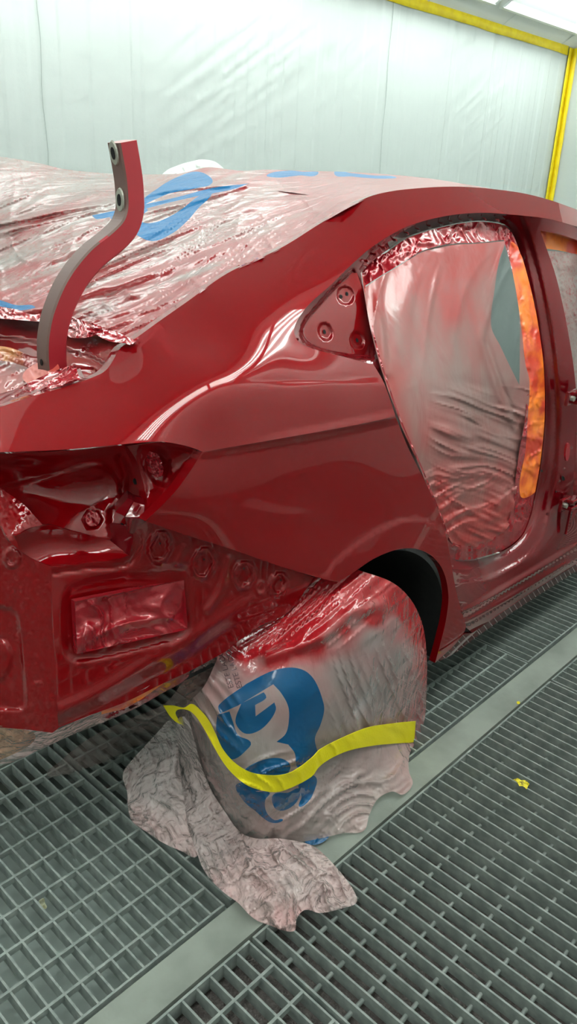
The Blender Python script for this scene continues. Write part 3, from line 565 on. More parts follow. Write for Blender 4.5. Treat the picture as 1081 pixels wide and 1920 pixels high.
# rear wheel inside the bag
WX, WZ, WR = 1.29, .295, .29
wh = empty('wheel', (WX, 1.05, WZ)); wh.parent = CAR; wh.matrix_parent_inverse = Matrix.Translation(CAR.location).inverted()
def lathe(name, prof, m_, parent, n=48):
    v = []; f = []; k = len(prof)
    for i in range(n):
        a = 2*math.pi*i/n
        for r, y in prof: v.append((WX+r*math.cos(a), y, WZ+r*math.sin(a)))
    for i in range(n):
        for j in range(k-1): f.append((i*k+j, i*k+j+1, ((i+1) % n)*k+j+1, ((i+1) % n)*k+j))
    return mesh(name, v, f, m_, parent, True)
lathe('tire', [(.20, .995), (.215, .985), (.26, .983), (.283, .998), (.288, 1.03), (.288, 1.13), (.283, 1.15), (.26, 1.165), (.20, 1.16)], M_rubber, wh)
lathe('wheel_rim', [(.205, .995), (.195, 1.0), (.188, 1.03), (.188, 1.15)], M_alloy, wh)
for i in range(10):
    a = 2*math.pi*i/10+(.12 if i % 2 else -.12)+.3
    sweep('spoke', [(WX+.03*math.cos(a), 1.01, WZ+.03*math.sin(a)), (WX+.195*math.cos(a), .995, WZ+.195*math.sin(a))], [(-.012, -.013), (.012, -.013), (.012, .013), (-.012, .013)], M_alloy, wh, smooth=False)
lathe('hub', [(.0, .998), (.03, .998), (.045, 1.01), (.045, 1.05)], M_alloy, wh, 20)
# ---- trunk lid hinge arm
ARMC = [(100, 702), (97, 668), (98, 630), (108, 585), (133, 530), (170, 483), (208, 452), (233, 425), (243, 395), (243, 365), (240, 330), (229, 265)]
AP = [tuple(P(x, y, 1.27)) for x, y in spl(ARMC, 9, False)]
ha = sweep('trunk_hinge_arm', AP, [(-.019, -.017), (-.016, -.020), (.016, -.020), (.019, -.017), (.019, .017), (.016, .020), (-.016, .020), (-.019, .017)], M_arm, CAR, up=(0, 1, 0), smooth=False)
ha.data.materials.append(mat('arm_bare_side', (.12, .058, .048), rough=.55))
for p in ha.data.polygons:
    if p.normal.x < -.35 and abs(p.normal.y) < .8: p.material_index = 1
for (px, py, r1) in ((218, 284, .011), (232, 379, .011), (88, 679, 0)):
    k = int(np.argmin([abs(pr_-py) for pr_ in [q[1] for q in spl(ARMC, 9, False)]])); c = np.array(AP[k]); t = np.array(AP[max(k-1, 0)])-np.array(AP[min(k+1, len(AP)-1)]); t /= np.linalg.norm(t); b = np.cross(np.array([0, 1., 0]), t)
    if b[0] > 0: b = -b
    c = c+b*.021
    def oval3(r_a, r_b, h_, nm, m_):
        n = 16; v = [tuple(c+b*hh+t*r_a*rr*math.sin(2*math.pi*i/n)+np.array([0, 1, 0])*r_b*rr*math.cos(2*math.pi*i/n)) for hh, rr in ((0, 1), (h_, .9)) for i in range(n)]
        f = [(i, (i+1) % n, n+(i+1) % n, n+i) for i in range(n)]+[tuple(range(n, 2*n))]; mesh(nm, v, f, m_, CAR)
    if r1: oval3(.021, .012, .0025, 'washer', M_bare); oval3(.011, .0055, .004, 'hole', M_hole)
    else: oval3(.006, .004, .001, 'hole', M_hole)
# ================================================================== FILM
pass
# ================================================================== FILM
allpad = lambda c: rbf_scalar(c)
# --- sheet over the rear window, trunk and roof
F1 = [(-260, 300, 1), (-120, 288), (-34, 290), (60, 303), (120, 317), (200, 325), (240, 327), (330, 326), (353, 322), (385, 314), (410, 315), (450, 320), (500, 318), (560, 320), (640, 322), (700, 325), (800, 334), (870, 345), (938, 357, 1), (860, 353), (760, 357), (700, 368), (660, 386), (600, 420), (540, 459), (500, 480), (425, 515), (350, 568), (300, 602), (250, 640, 1), (205, 634), (165, 624), (120, 612), (60, 600), (0, 596), (-34, 590), (-120, 592), (-260, 610, 1)]
F1d = [(-260, 300, 2.62), (-260, 450, 2.35), (-260, 610, 2.05), (-34, 290, 2.35), (0, 297, 2.30), (240, 327, 2.15), (385, 314, 2.0), (500, 318, 1.95), (640, 322, 1.9), (700, 325, 1.85), (870, 345, 1.50), (938, 357, 1.25), (860, 353, 1.225), (760, 357, 1.23), (700, 368, 1.225), (600, 420, 1.21), (540, 459, 1.195), (425, 515, 1.18), (350, 568, 1.17), (250, 640, 1.165),
       (120, 612, 1.36), (0, 596, 1.55), (-34, 590, 1.60), (0, 450, 1.90), (150, 480, 1.60), (250, 440, 1.62), (400, 400, 1.60), (330, 520, 1.36), (500, 400, 1.50), (600, 360, 1.55)]
spray1 = rbf_scalar([(0, 300, .15), (200, 330, .15), (0, 450, .22), (120, 460, .3), (240, 360, .12), (300, 420, .25), (400, 400, .28), (0, 520, .32), (180, 560, .55), (0, 575, .9), (100, 590, 1.), (250, 600, 1.), (300, 560, .75), (360, 530, .6), (440, 480, .7), (540, 430, .9), (600, 390, 1.), (650, 360, 1.), (560, 350, .6), (480, 340, .5), (620, 330, .95), (700, 335, 1.2), (800, 340, 1.3), (920, 355, 1.3), (560, 335, .8), (640, 345, 1.1), (500, 400, .55), (420, 430, .4), (700, 360, 1)])
def tension(xy):
    """long pulled folds converging to the pillar base and fanning along the roof"""
    a = crumple(-24, 260, 15, .022, 21, .5)(xy)*sst((xy[:, 1]-330)/60)
    b = crumple(-4, 300, 7, .012, 33, .4)(xy)*sst((xy[:, 0]-430)/120)*sst((430-xy[:, 1])/60)
    c = crumple(-14, 200, 6.5, .014, 44, .4)(xy)*sst((xy[:, 1]-550)/40)
    d = crumple(-38, 120, 6, .010, 55, .6)(xy)*sst((xy[:, 0]-250)/80)*sst((xy[:, 1]-380)/60)
    return (a+b+c+d)*.75
B1 = [([(262, 384), (300, 350), (330, 333), (362, 322), (385, 326), (398, 342), (372, 352), (320, 362), (290, 374)], 1),
      ([(172, 404, 1), (230, 392), (330, 370), (400, 352), (466, 344, 1), (440, 354), (350, 372), (260, 394), (182, 411)], 1),
      ([(205, 408, 1), (250, 400), (276, 392), (262, 408), (270, 418), (300, 414), (335, 396), (372, 368), (398, 358), (370, 392), (350, 415), (322, 438), (285, 452), (248, 436), (225, 420)], 1),
      ([(-30, 562), (0, 563), (30, 572), (60, 572), (66, 577), (20, 584), (-30, 586)], 1),
      ([(500, 328), (540, 320), (566, 322), (596, 326), (560, 329), (520, 333)], 1), ([(626, 324), (660, 325), (700, 329), (742, 332), (720, 335), (660, 331)], 1)]
def streak(f, ang, lx, ly, amp, s_):
    c_, n_ = math.cos(math.radians(ang)), math.sin(math.radians(ang))
    def g(xy):
        x = xy[:, 0]*c_+xy[:, 1]*n_; y = -xy[:, 0]*n_+xy[:, 1]*c_; b_ = f(xy)
        return 1.2*b_+amp*(vnoise(x/lx, y/ly, s_)+.5*vnoise(x/lx*2, y/ly*2.3, s_+3)-.75)*np.clip(b_*2, .3, 1)
    return g
spray1 = streak(spray1, -20, 170, 11, 1.0, 61)
f1 = patch('masking_film', F1, F1d, [F_rear, F_blue2], step_=3.7, zones=B1, spray=spray1, rim=None, lam=3e-4,
      bumps=[tension, groove([(0, 420), (120, 395), (240, 375), (330, 355), (460, 345)], 5, .03), groove([(0, 436), (150, 402), (300, 372)], 4, .015), groove([(205, 410), (330, 385), (460, 350)], 4, .018), crumple(10, 60, 30, .015, 70), groove([(30, 590), (200, 540), (330, 500), (420, 470)], 8, .02)])
tag(f1, 'pink oversprayed plastic sheet pulled over the rear window, roof and trunk, printed blue', 'plastic sheet')
fb = patch('foam_pad', [(326, 326), (335, 314), (352, 306), (375, 299), (400, 302), (414, 311), (420, 320), (395, 326), (360, 334)], [(326, 326, 2.12), (375, 299, 2.12), (420, 320, 2.1), (360, 325, 2.02)], [mat('white_foam', (.78, .8, .77), rough=.5, bump=(50, .6, .01, O1))], step_=4, rim=(0, .06, -.01), bumps=[crumple(15, 40, 10, .02, 6)])
tag(fb, 'small white lump poking up behind the draped sheet near the roof', 'padding')
# --- trunk opening film with orange tape
T1 = [(-34, 655, 1), (40, 668), (100, 690), (118, 705), (100, 720), (60, 738), (-34, 768, 1)]
tf = patch('trunk_film', T1, [(-34, 655, 1.5), (100, 690, 1.3), (100, 720, 1.22), (-34, 768, 1.25), (0, 710, 1.38)], [F_door], step_=5, rim=None, spray=rbf_scalar([(0, 700, .8), (90, 700, .6)]), bumps=[crumple(-35, 90, 10, .015, 12)])
tag(tf, 'brownish film closing the trunk opening below the curved arm', 'plastic sheet')
TO = [(-34, 646, 1), (20, 652), (60, 668), (92, 672), (78, 690), (60, 692), (44, 686), (15, 678), (-34, 672, 1)]
o = patch('masking_tape', TO, [(-34, 655, 1.48), (92, 680, 1.29), (20, 660, 1.40)], [mat('pale_orange_tape', (.62, .25, .06), rough=.4, noise=(14, (.30, .02, .02), .45, .62), coat=.4)], parent=tf, step_=4, rim=None, bumps=[crumple(20, 40, 7, .010, 31)])
o = patch('masking_tape', [(36, 728, 1), (60, 714), (100, 697), (118, 690), (140, 686), (146, 700), (150, 712, 1), (100, 728), (45, 741, 1)], [(36, 735, 1.24), (118, 690, 1.20), (150, 705, 1.165), (100, 728, 1.17)], [M_redtape], parent=tf, step_=3.5, rim=None, bumps=[crumple(-20, 30, 8, .014, 61)])
o = patch('masking_tape', [(42, 705), (70, 680), (98, 672), (112, 700), (90, 716), (60, 722)], [(42, 705, 1.31), (98, 672, 1.28), (112, 700, 1.22), (60, 722, 1.26)], [mat('coral_paper', (.50, .07, .05), rough=.4, coat=.5)], parent=tf, step_=5, rim=None, bumps=[crumple(40, 30, 9, .006, 15)])
o = patch('masking_tape', [(-34, 574), (30, 580), (60, 590), (98, 584), (122, 590), (150, 600), (190, 612), (182, 628), (130, 632), (122, 612), (100, 604), (60, 602), (-34, 590)], [(-34, 580, 1.56), (98, 588, 1.38), (190, 615, 1.24), (150, 628, 1.28)], [M_redtape], parent=f1, step_=4, rim=None, bumps=[crumple(15, 26, 9, .014, 77)], off=.012)
o = patch('masking_tape', [(182, 622), (215, 622), (250, 636), (262, 630), (246, 646), (235, 644), (200, 638)], [(182, 622, 1.24), (262, 630, 1.16), (235, 644, 1.165)], [M_redtape], parent=f1, step_=3, rim=None, bumps=[crumple(25, 18, 7, .010, 78)], off=.012)
# --- rear door opening film
FILM2 = [(677, 506, 1), (685, 538, 1), (712, 520), (742, 502), (766, 487), (792, 472), (840, 460), (890, 457), (945, 452, 1), (962, 520), (975, 600), (984, 680), (992, 715), (988, 790), (978, 850), (966, 930), (958, 975), (940, 1002), (905, 1020), (880, 1028), (848, 1021), (842, 1010), (812, 940), (780, 862), (752, 800), (730, 740), (712, 685), (695, 620), (684, 560)]
F2d = [(677, 506, 1.12), (742, 502, 1.13), (840, 460, 1.15), (945, 452, 1.14), (975, 600, 1.07), (990, 740, 1.02), (966, 930, 1.0), (900, 1020, .99), (845, 1015, .975), (780, 862, .965), (730, 740, .985), (695, 620, 1.04), (780, 650, 1.045), (860, 800, .985), (880, 600, 1.075), (850, 940, .975), (930, 780, 1.03)]
spray2 = rbf_scalar([(700, 540, .75), (760, 510, .85), (860, 480, .9), (930, 470, .7), (720, 620, .62), (780, 600, .62), (850, 560, .62), (900, 560, .45), (880, 640, .35), (740, 700, .62), (800, 720, .42), (860, 720, .25), (900, 760, .25), (780, 820, .6), (850, 820, .35), (930, 830, .30), (960, 900, .5), (820, 930, .7), (880, 920, .5), (850, 980, .95), (900, 1000, 1.), (940, 990, .95), (960, 790, .3)])
spray2 = streak(spray2, 80, 120, 30, .35, 71)
def door_folds(xy):
    a = crumple(95, 260, 34, .016, 81)(xy)*sst((760-xy[:, 1])/200)
    b = crumple(22, 90, 13, .022, 82)(xy)*sst((xy[:, 1]-700)/80)*sst((xy[:, 0]-790)/60)
    c = crumple(-35, 110, 12, .016, 83)(xy)*sst((xy[:, 1]-860)/60)
    d = 0
    return a+b+c+d+groove([(950, 450), (925, 520), (908, 600), (903, 640), (935, 740), (990, 850)], 8, .012)(xy)+groove([(912, 640), (945, 735), (992, 830)], 5, -.008)(xy)+groove([(700, 520), (712, 600), (722, 700)], 8, .012)(xy)
FLAP = [(947, 456, 1), (957, 485), (966, 540), (974, 600), (974, 660), (973, 722, 1), (957, 690), (938, 650), (920, 610), (927, 540), (935, 490)]
md = empty('masking_film', tuple(P(850, 750, 1.0)), 'red-misted grey film closing the rear door opening, edged with orange and red tape', 'plastic sheet')
patch('film', FILM2, F2d, [F_door, F_clear], parent=md, step_=4, zones=[(FLAP, 1)], spray=spray2, rim=None, bumps=[door_folds], lam=3e-4)
TAPE2 = [(x+1.5*(1 if x < 800 else -1), y+(2 if y < 480 else -2)) for x, y in spl(H_REAR, 12, True)]
FINN = [(684, 536, 1), (712, 518), (742, 500), (766, 485), (792, 470), (840, 458), (890, 455), (944, 450, 1), (960, 520), (973, 600), (981, 680), (988, 715), (983, 790), (972, 850), (962, 930), (954, 972), (938, 1000), (905, 1016), (880, 1024), (850, 1018), (842, 1005), (816, 938), (784, 860), (757, 800), (735, 740), (717, 685), (700, 620), (689, 560)]
OR2 = [([(956, 455), (975, 470), (1000, 540), (1018, 640), (1026, 740), (1020, 840), (1004, 920), (975, 930), (985, 840), (990, 740), (985, 690), (975, 600), (962, 520)], 1)]
jam = [c for c in FR if c[1] > 430]
patch('masking_tape', TAPE2, [(676, 512, 1.165), (765, 443, 1.165), (890, 414, 1.175), (955, 428, 1.17), (990, 520, 1.125), (1015, 640, 1.065), (1022, 780, 1.025), (1003, 930, 1.005), (945, 1032, 1.0), (875, 1050, .995), (836, 1010, .975), (780, 862, .965), (730, 740, .985), (695, 620, 1.04), (850, 460, 1.15), (975, 640, 1.06), (960, 930, 1.0), (900, 1022, .99)],
      [M_redtape, M_orange], parent=md, holes=[FINN], step_=4.5, rim=None, zones=OR2, off=.006, bumps=[crumple(90, 26, 12, .014, 91), crumple(10, 40, 18, .006, 92)])
# --- front door film
mf = empty('masking_film', tuple(P(1090, 650, 1.1)), 'pale film in the front door opening at the right edge, orange tape along its top', 'plastic sheet')
FF = [(1016, 470, 1), (1050, 472), (1106, 480, 1), (1106, 968, 1), (1076, 950), (1073, 900), (1078, 830), (1078, 760), (1072, 690), (1060, 610), (1040, 520)]
FFd = [(1016, 470, 1.13), (1106, 480, 1.12), (1106, 968, 1.0), (1078, 940, .99), (1078, 760, 1.0), (1060, 610, 1.06)]
patch('film', FF, FFd, [F_rear], parent=mf, step_=5, spray=rbf_scalar([(1060, 520, .15), (1080, 600, .3), (1080, 700, .15), (1080, 900, .9), (1090, 960, 1)]), rim=None, bumps=[crumple(80, 80, 9, .012, 95)])
patch('masking_tape', [(1008, 432, 1), (1050, 440), (1106, 458, 1), (1106, 484, 1), (1050, 470), (1022, 466, 1)], [(1008, 432, 1.15), (1106, 458, 1.13), (1106, 484, 1.12), (1022, 466, 1.14)], [M_orange], parent=mf, step_=4, rim=None, off=.006, bumps=[crumple(85, 30, 12, .008, 96)])
# ================================================================== WRAPPED WHEEL
wb = empty('wheel_cover', (WX, .95, .0), 'clear plastic bag wrapped around the rear wheel, misted red on top, blue print', 'plastic bag')
BAG = [(540, 1150, 1), (560, 1110), (600, 1076), (650, 1066), (700, 1078), (738, 1094), (768, 1122), (788, 1160), (797, 1200), (800, 1250), (799, 1300), (796, 1345), (784, 1385), (768, 1412), (766, 1445), (773, 1470), (755, 1490), (735, 1484), (708, 1498), (692, 1528), (681, 1558), (645, 1562), (600, 1572), (565, 1578), (520, 1577), (478, 1578), (455, 1574), (425, 1545), (395, 1505), (370, 1480), (350, 1450), (335, 1418), (331, 1380), (332, 1350), (345, 1325), (380, 1290), (405, 1240), (415, 1215), (440, 1194), (480, 1178)]
BAGd = [(600, 1076, 1.02), (650, 1066, .995), (700, 1080, .965), (768, 1122, .965), (797, 1200, .97), (799, 1300, .97), (784, 1385, .97), (650, 1150, .925), (720, 1180, .925), (740, 1280, .925), (700, 1350, .92), (640, 1250, .915), (560, 1300, .915), (560, 1400, .905), (650, 1420, .905), (740, 1400, .93),
        (560, 1200, .985), (520, 1250, .955), (480, 1320, .96), (440, 1250, 1.05), (440, 1194, 1.10), (415, 1215, 1.12), (540, 1150, 1.06), (400, 1330, 1.06), (345, 1340, 1.15), (335, 1410, .06, 'z'), (395, 1505, .03, 'z'), (455, 1574, .012, 'z'), (520, 1577, .012, 'z'), (600, 1572, .012, 'z'), (681, 1558, .012, 'z'), (708, 1498, .015, 'z'), (770, 1470, .012, 'z'), (766, 1430, .03, 'z'), (480, 1450, .93), (600, 1500, .895), (520, 1520, .90), (680, 1480, .88), (420, 1420, 1.0)]
def ring_px(Y_, r_, a_):
    c = CAM@(np.array([1.29+r_*math.cos(math.radians(a_)), Y_, .30+r_*math.sin(math.radians(a_))])-C0); return (540.5+FPX*c[0]/c[2], 960+FPX*c[1]/c[2], Y_)
BAGd = [c for c in BAGd if not (len(c) == 3 and c[0] < 620 and c[1] < 1280)]+[ring_px(.94, .312, a) for a in (30, 60, 90, 120, 150, 180)]+[ring_px(1.02, .318, a) for a in (100, 125, 150, 175)]+[ring_px(1.17, .32, a) for a in (125, 150, 175)]+[ring_px(.925, .2, a) for a in (0, 60, 120, 180, 240)]
DBAG = Depth(BAGd, 2e-3)
sprayb = rbf_scalar([(560, 1130, 1.1), (600, 1090, 1.2), (650, 1075, 1.2), (700, 1090, 1.1), (760, 1120, 1.05), (790, 1180, .95), (800, 1260, .85), (795, 1340, .6), (770, 1280, .5), (600, 1208, .95), (650, 1180, .9), (700, 1155, .95), (760, 1155, .9), (470, 1225, 1.1), (520, 1238, .95), (500, 1180, 1.2), (450, 1200, 1.1), (560, 1200, .95), (600, 1170, .95), (640, 1150, .85), (620, 1200, .62), (660, 1170, .55), (700, 1140, .75), (740, 1170, .5), (700, 1200, .22), (640, 1260, .22), (740, 1240, .25), (700, 1300, .18), (620, 1350, .15), (430, 1260, .45), (480, 1240, .6), (520, 1220, .8), (480, 1300, .25), (540, 1280, .2), (600, 1400, .18), (500, 1420, .18), (400, 1400, .2), (360, 1380, .25), (600, 1500, .25), (520, 1540, .3), (640, 1520, .28), (700, 1450, .28), (750, 1460, .42), (680, 1540, .35), (420, 1500, .28)])
def bagf(xy):
    a = crumple(68, 160, 15, .020, 101)(xy)*sst((xy[:, 0]-600)/60)*sst((xy[:, 1]-1190)/60)*sst((1400-xy[:, 1])/40)
    b = crumple(-30, 90, 22, .022, 102)(xy)*sst((xy[:, 1]-1390)/50)
    c = crumple(55, 120, 20, .020, 103)(xy)*sst((470-xy[:, 0])/60)
    d = crumple(-40, 140, 14, .014, 104)(xy)*sst((1230-xy[:, 1])/40)
    return a+b+c+d+groove([(500, 1230), (600, 1195), (660, 1150), (720, 1135)], 13, .02)(xy)+crumple(20, 30, 9, .006, 105)(xy)*sst((xy[:, 1]-1400)/60)
BLUE = [
 # upper big letter outline: outer shape minus counters
 [(462, 1282, 1), (500, 1262), (524, 1254), (552, 1252), (575, 1260), (592, 1280), (606, 1318), (607, 1335), (600, 1360), (590, 1385), (594, 1425), (560, 1440), (552, 1412), (540, 1396, 1), (518, 1391, 1), (535, 1376), (541, 1352), (540, 1325), (527, 1300), (512, 1283, 1), (446, 1323, 1), (412, 1338, 1), (410, 1322)],
 [(452, 1319, 1), (494, 1298, 1), (499, 1308), (478, 1322, 1), (479, 1343, 1), (514, 1317, 1), (517, 1330), (505, 1352), (485, 1370), (462, 1376), (447, 1366), (441, 1350)],
 [(407, 1340, 1), (430, 1334, 1), (436, 1352), (446, 1378), (470, 1392), (460, 1408), (440, 1423), (424, 1420), (412, 1400), (405, 1370)],
 [(458, 1445), (475, 1432), (505, 1422), (530, 1423), (544, 1435), (540, 1450), (530, 1468), (490, 1482), (455, 1478)],
 [(444, 1470), (480, 1484), (505, 1486), (497, 1500), (499, 1522), (515, 1538), (530, 1536), (520, 1543), (502, 1540), (480, 1522), (455, 1500)],
 [(512, 1490), (540, 1486), (560, 1478), (562, 1490), (552, 1508), (530, 1520), (514, 1514)],
 [(560, 1470), (590, 1455), (586, 1490), (572, 1508), (560, 1512), (565, 1494)]]
bag = patch('film', BAG, None, [F_bag, F_blue], parent=wb, step_=4.5, func=lambda xy: 1/DBAG(xy), spray=sprayb, rim=None, bumps=[bagf], zones=[(b_, 1) for b_ in BLUE])
o = patch('film', [(570, 1570, 1), (600, 1566), (622, 1560, 1), (612, 1574), (592, 1584), (572, 1580)], [(570, 1570, .02, 'z'), (622, 1560, .02, 'z'), (592, 1584, .008, 'z')], [F_blue], parent=wb, step_=4, rim=None, bumps=[crumple(-20, 30, 8, .006, 5)])
def lift(o_, dz): return o_
# yellow tape band round the bag
TP = [(779, 1352, 1), (776, 1392, 1), (740, 1394), (700, 1398), (655, 1407), (620, 1422), (598, 1438), (584, 1456), (552, 1474), (520, 1485), (490, 1482), (462, 1472), (438, 1453), (420, 1432), (398, 1395), (380, 1362), (362, 1338), (346, 1330), (330, 1333), (332, 1345), (346, 1361, 1), (330, 1354), (318, 1342), (306, 1323, 1), (325, 1323), (345, 1327), (360, 1320), (376, 1332), (392, 1352), (405, 1378), (418, 1405), (440, 1430), (470, 1448), (510, 1454), (540, 1450), (562, 1438), (585, 1420), (600, 1405), (640, 1384), (690, 1364), (740, 1356)]
DT = Depth([(779, 1352, .945), (776, 1392, .945), (740, 1375, .925), (700, 1380, .913), (640, 1400, .90), (580, 1435, .892), (520, 1468, .892), (460, 1455, .915), (420, 1415, .96), (390, 1370, 1.03), (362, 1330, 1.10), (340, 1335, 1.13), (306, 1323, 1.17), (346, 1361, 1.13)], 8e-4)
tp = patch('yellow_tape', TP, None, [M_tapeY], parent=wb, step_=4, func=lambda xy: 1/DT(xy), off=.012, rim=(0, .001, 0), bumps=[crumple(80, 50, 26, .008, 111), groove([(590, 1400), (600, 1440)], 5, -.006)])
patch('yellow_tape', [(740, 1420, 1), (752, 1402), (758, 1400, 1), (754, 1412), (742, 1430, 1)], [(740, 1420, .94), (756, 1404, .95), (742, 1430, .94)], [M_tapeY], parent=wb, step_=3, off=.025, rim=(0, .001, 0))
# small dark letters printed on the bag beside the tread
def text_patch(name, body, corners, depth, off_, parent, m_):
    cu = bpy.data.curves.new('t', 'FONT'); cu.body = body; cu.size = 1; ob = bpy.data.objects.new('t', cu); COL.objects.link(ob)
    dg = bpy.context.evaluated_depsgraph_get(); me = bpy.data.meshes.new_from_object(ob.evaluated_get(dg)); bpy.data.objects.remove(ob)
    v = np.array([tuple(q.co) for q in me.vertices]); mn, mx = v.min(0), v.max(0); uv = (v[:, :2]-mn[:2])/(mx[:2]-mn[:2])
    (x0, y0), (x1, y1), (x2, y2) = corners   # origin, end of baseline, top of origin
    xy = np.stack([x0+uv[:, 0]*(x1-x0)+uv[:, 1]*(x2-x0), y0+uv[:, 0]*(y1-y0)+uv[:, 1]*(y2-y0)], 1)
    d = rays(xy[:, 0], xy[:, 1]); ln = np.linalg.norm(d, axis=1); t = depth(xy)-off_/ln; W = C0+d*t[:, None]
    return mesh(name, W.tolist(), [tuple(p.vertices) for p in me.polygons], m_, parent)
text_patch('printed_text', 'ESTE LADO', [(438, 1288), (416, 1218), (428, 1291)], lambda xy: 1/DBAG(xy), .02, wb, F_ink)
text_patch('printed_text', 'ESTE LADO', [(454, 1288), (432, 1218), (444, 1291)], lambda xy: 1/DBAG(xy), .02, wb, F_ink)
# tail of the bag lying on the beam and grate
TAIL = [(332, 1350), (331, 1400), (338, 1450), (345, 1500), (352, 1550), (366, 1590), (380, 1628), (400, 1655), (425, 1678), (445, 1692), (475, 1722), (505, 1735), (550, 1746), (556, 1722), (572, 1706), (600, 1712), (645, 1702), (668, 1692), (664, 1672), (640, 1638), (615, 1610), (590, 1588), (560, 1578), (520, 1572), (480, 1572), (450, 1560), (420, 1520), (395, 1480), (375, 1430), (362, 1380), (348, 1345)]
TAILd = [(332, 1350, 1.14), (362, 1380, 1.06), (331, 1400, .11, 'z'), (345, 1500, .06, 'z'), (366, 1590, .03, 'z'), (425, 1678, .015, 'z'), (505, 1735, .01, 'z'), (550, 1746, .008, 'z'), (668, 1690, .008, 'z'), (615, 1610, .02, 'z'), (520, 1575, .05, 'z'), (450, 1560, .05, 'z'), (395, 1480, .09, 'z'), (500, 1640, .06, 'z'), (570, 1660, .035, 'z'), (430, 1610, .06, 'z')]
patch('film', TAIL, TAILd, [F_tail], parent=wb, step_=4, rim=None, spray=rbf_scalar([(340, 1400, .2), (350, 1500, .3), (400, 1600, .35), (470, 1600, .5), (480, 1680, .65), (540, 1730, .9), (560, 1650, .4), (650, 1690, .45), (600, 1600, .45), (440, 1640, .6)]),
      bumps=[crumple(60, 70, 16, .030, 121), crumple(-30, 40, 12, .018, 122), crumple(100, 22, 7, .007, 123)])
LOBE = [(338, 1352), (318, 1350), (298, 1370), (275, 1395), (250, 1422), (230, 1452), (238, 1485), (240, 1515), (248, 1540), (275, 1560), (305, 1580), (340, 1596), (368, 1606), (362, 1580), (352, 1550), (345, 1500), (338, 1450), (334, 1400)]
patch('film', LOBE, [(338, 1352, 1.13), (318, 1350, .22, 'z'), (298, 1370, .17, 'z'), (250, 1422, .07, 'z'), (230, 1452, .015, 'z'), (240, 1515, .012, 'z'), (275, 1560, .008, 'z'), (368, 1606, .01, 'z'), (345, 1500, .07, 'z'), (336, 1400, .13, 'z'), (290, 1470, .09, 'z')], [F_tail], parent=wb, step_=4, rim=None,
      spray=rbf_scalar([(300, 1380, .0), (240, 1460, .3), (300, 1480, .15), (350, 1580, .5), (260, 1540, .5)]), bumps=[crumple(65, 60, 14, .030, 131), crumple(-20, 40, 10, .016, 132)])
UND = [(88, 1452), (112, 1428), (150, 1396), (190, 1372), (250, 1345), (310, 1318), (350, 1270), (400, 1225), (425, 1215), (420, 1245), (405, 1290), (385, 1320), (350, 1345), (320, 1362), (290, 1392), (260, 1396), (220, 1418), (170, 1438), (110, 1455)]
us = patch('plastic_sheet', UND, [(88, 1452, .005, 'z'), (190, 1372, 1.45), (250, 1345, 1.30), (310, 1318, 1.22), (400, 1228, 1.14), (405, 1290, 1.14), (350, 1345, 1.16), (290, 1392, .03, 'z'), (220, 1418, .015, 'z'), (110, 1455, .004, 'z'), (240, 1385, .06, 'z')], [F_under], step_=4, rim=None,
      spray=rbf_scalar([(120, 1440, .2), (280, 1350, .2), (390, 1250, .6), (410, 1230, .9)]), bumps=[crumple(-25, 80, 13, .022, 141), crumple(40, 30, 10, .010, 142)])
tag(us, 'dark clear plastic sheet hanging under the bumper onto the left grate', 'plastic sheet')
# masking film hanging under the rear end
UB = [(-34, 1355, 1), (40, 1366), (100, 1370), (170, 1335), (240, 1306), (300, 1275), (358, 1250, 1), (350, 1272), (300, 1302), (250, 1330), (190, 1356), (130, 1380), (70, 1408), (20, 1430), (-34, 1434, 1)]
ub = patch('bumper_masking', UB, [(-34, 1355, 1.22), (100, 1370, 1.13), (240, 1306, 1.10), (358, 1250, 1.07), (300, 1302, 1.12), (130, 1380, 1.20), (-34, 1434, 1.30), (20, 1430, 1.27)], [F_tail, F_yel, M_orange, M_redtape], step_=4, rim=None,
      zones=[([(-34, 1362), (60, 1372), (66, 1385), (45, 1404), (-10, 1428), (-34, 1430)], 1), ([(190, 1334), (240, 1308), (300, 1282), (330, 1280), (290, 1300), (240, 1325), (195, 1342)], 2), ([(300, 1286), (330, 1262), (358, 1250), (352, 1272), (300, 1302), (250, 1330), (190, 1345), (240, 1326)], 3)], spray=rbf_scalar([(0, 1400, .7), (150, 1370, .9), (300, 1290, 1)]), bumps=[crumple(-20, 60, 12, .018, 151), crumple(-30, 16, 5, .005, 152)])
tag(ub, 'pink and yellow masking film taped under the rear end, bottom left', 'masking film')
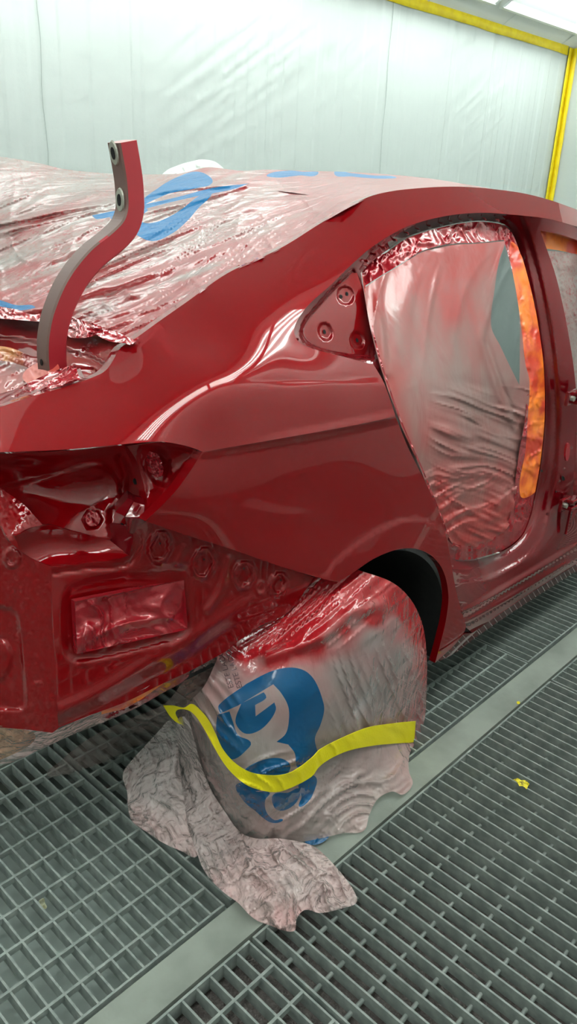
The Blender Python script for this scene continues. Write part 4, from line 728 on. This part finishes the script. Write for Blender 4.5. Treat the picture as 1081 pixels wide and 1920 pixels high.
# ================================================================== SMALL THINGS AND WALL TAPE
def scrap(name, label, pts, z, m_, cat='debris', amp=.004, h=.006):
    o_ = patch(name, pts, [(p[0], p[1], z+h*(i % 2), 'z') for i, p in enumerate(pts)], [m_], step_=2.5, rim=None, bumps=[crumple(50, 9, 4, amp, 7)]); return tag(o_, label, cat)
scrap('tape_scrap', 'crumpled yellow tape scrap lying on the slatted grate at the right', [(961, 1462, 1), (970, 1459), (976, 1463, 1), (984, 1463), (992, 1470, 1), (989, 1474), (987, 1480, 1), (979, 1474), (973, 1474, 1), (968, 1466)], .002, mat('scuffed_yellow_tape', (.80, .66, .02), rough=.6, noise=(160, (.25, .2, .03), .5, .62)), amp=.009, h=.009)
scrap('tape_scrap', 'tiny yellow tape speck on the edge of the grey floor beam', [(968, 1316), (973, 1315), (974, 1319), (970, 1320)], .001, M_tapeY, amp=.001, h=.001)
scrap('dried_leaf', 'small yellowish scrap fallen inside a cell of the left grate', [(73, 1689), (82, 1684), (84, 1692), (88, 1702), (80, 1704), (76, 1697)], -.05, mat('dry_scrap', (.42, .40, .22), rough=.8, noise=(60, (.7, .7, .5), .45, .6)), cat='scrap')
def strip(name, label, pts, wv, m_=None):
    """tape strip on a wall: pts on the wall, wv half-width vector"""
    V_ = []; n = len(pts)
    for i, p in enumerate(pts):
        j = .9+.25*float(vnoise(np.array([i*.9]), np.array([3.3]))[0]); V_ += [tuple(np.array(p)-np.array(wv)*j), tuple(np.array(p)+np.array(wv)*j)]
    o_ = mesh(name, V_, [(2*i, 2*i+1, 2*i+3, 2*i+2) for i in range(n-1)], m_ or M_tapeW, None, True); s_ = o_.modifiers.new('s', 'SOLIDIFY'); s_.thickness = .002
    return tag(o_, label, 'tape', None)
strip('wall_tape', 'yellow tape along the top edge of the long wall, running to the corner', [(XN+.1+i*.2, YW-.012, ZT-.02) for i in range(50)], (0, 0, .040))
strip('wall_tape', 'upright yellow tape down the far corner on the long wall side', [(XE-.05, YW-.016, ZT-i*.11) for i in range(24)], (.036, 0, 0))
strip('wall_tape', 'narrow upright yellow tape down the far corner on the end wall side', [(XE-.018, YW-.035, ZT-i*.11) for i in range(24)], (0, .03, 0))
seam = mat('wall_seam', (.40, .44, .42), rough=.6)
for sx in (P(728, 150, YW-.02)[0], P(82, 150, YW-.02)[0]): tag(sweep('trim_5', [(sx+.006*math.sin(i*1.3), YW-.006, 2.6-i*.1) for i in range(26)], circ(.0018, 5), seam, None), kind='structure')
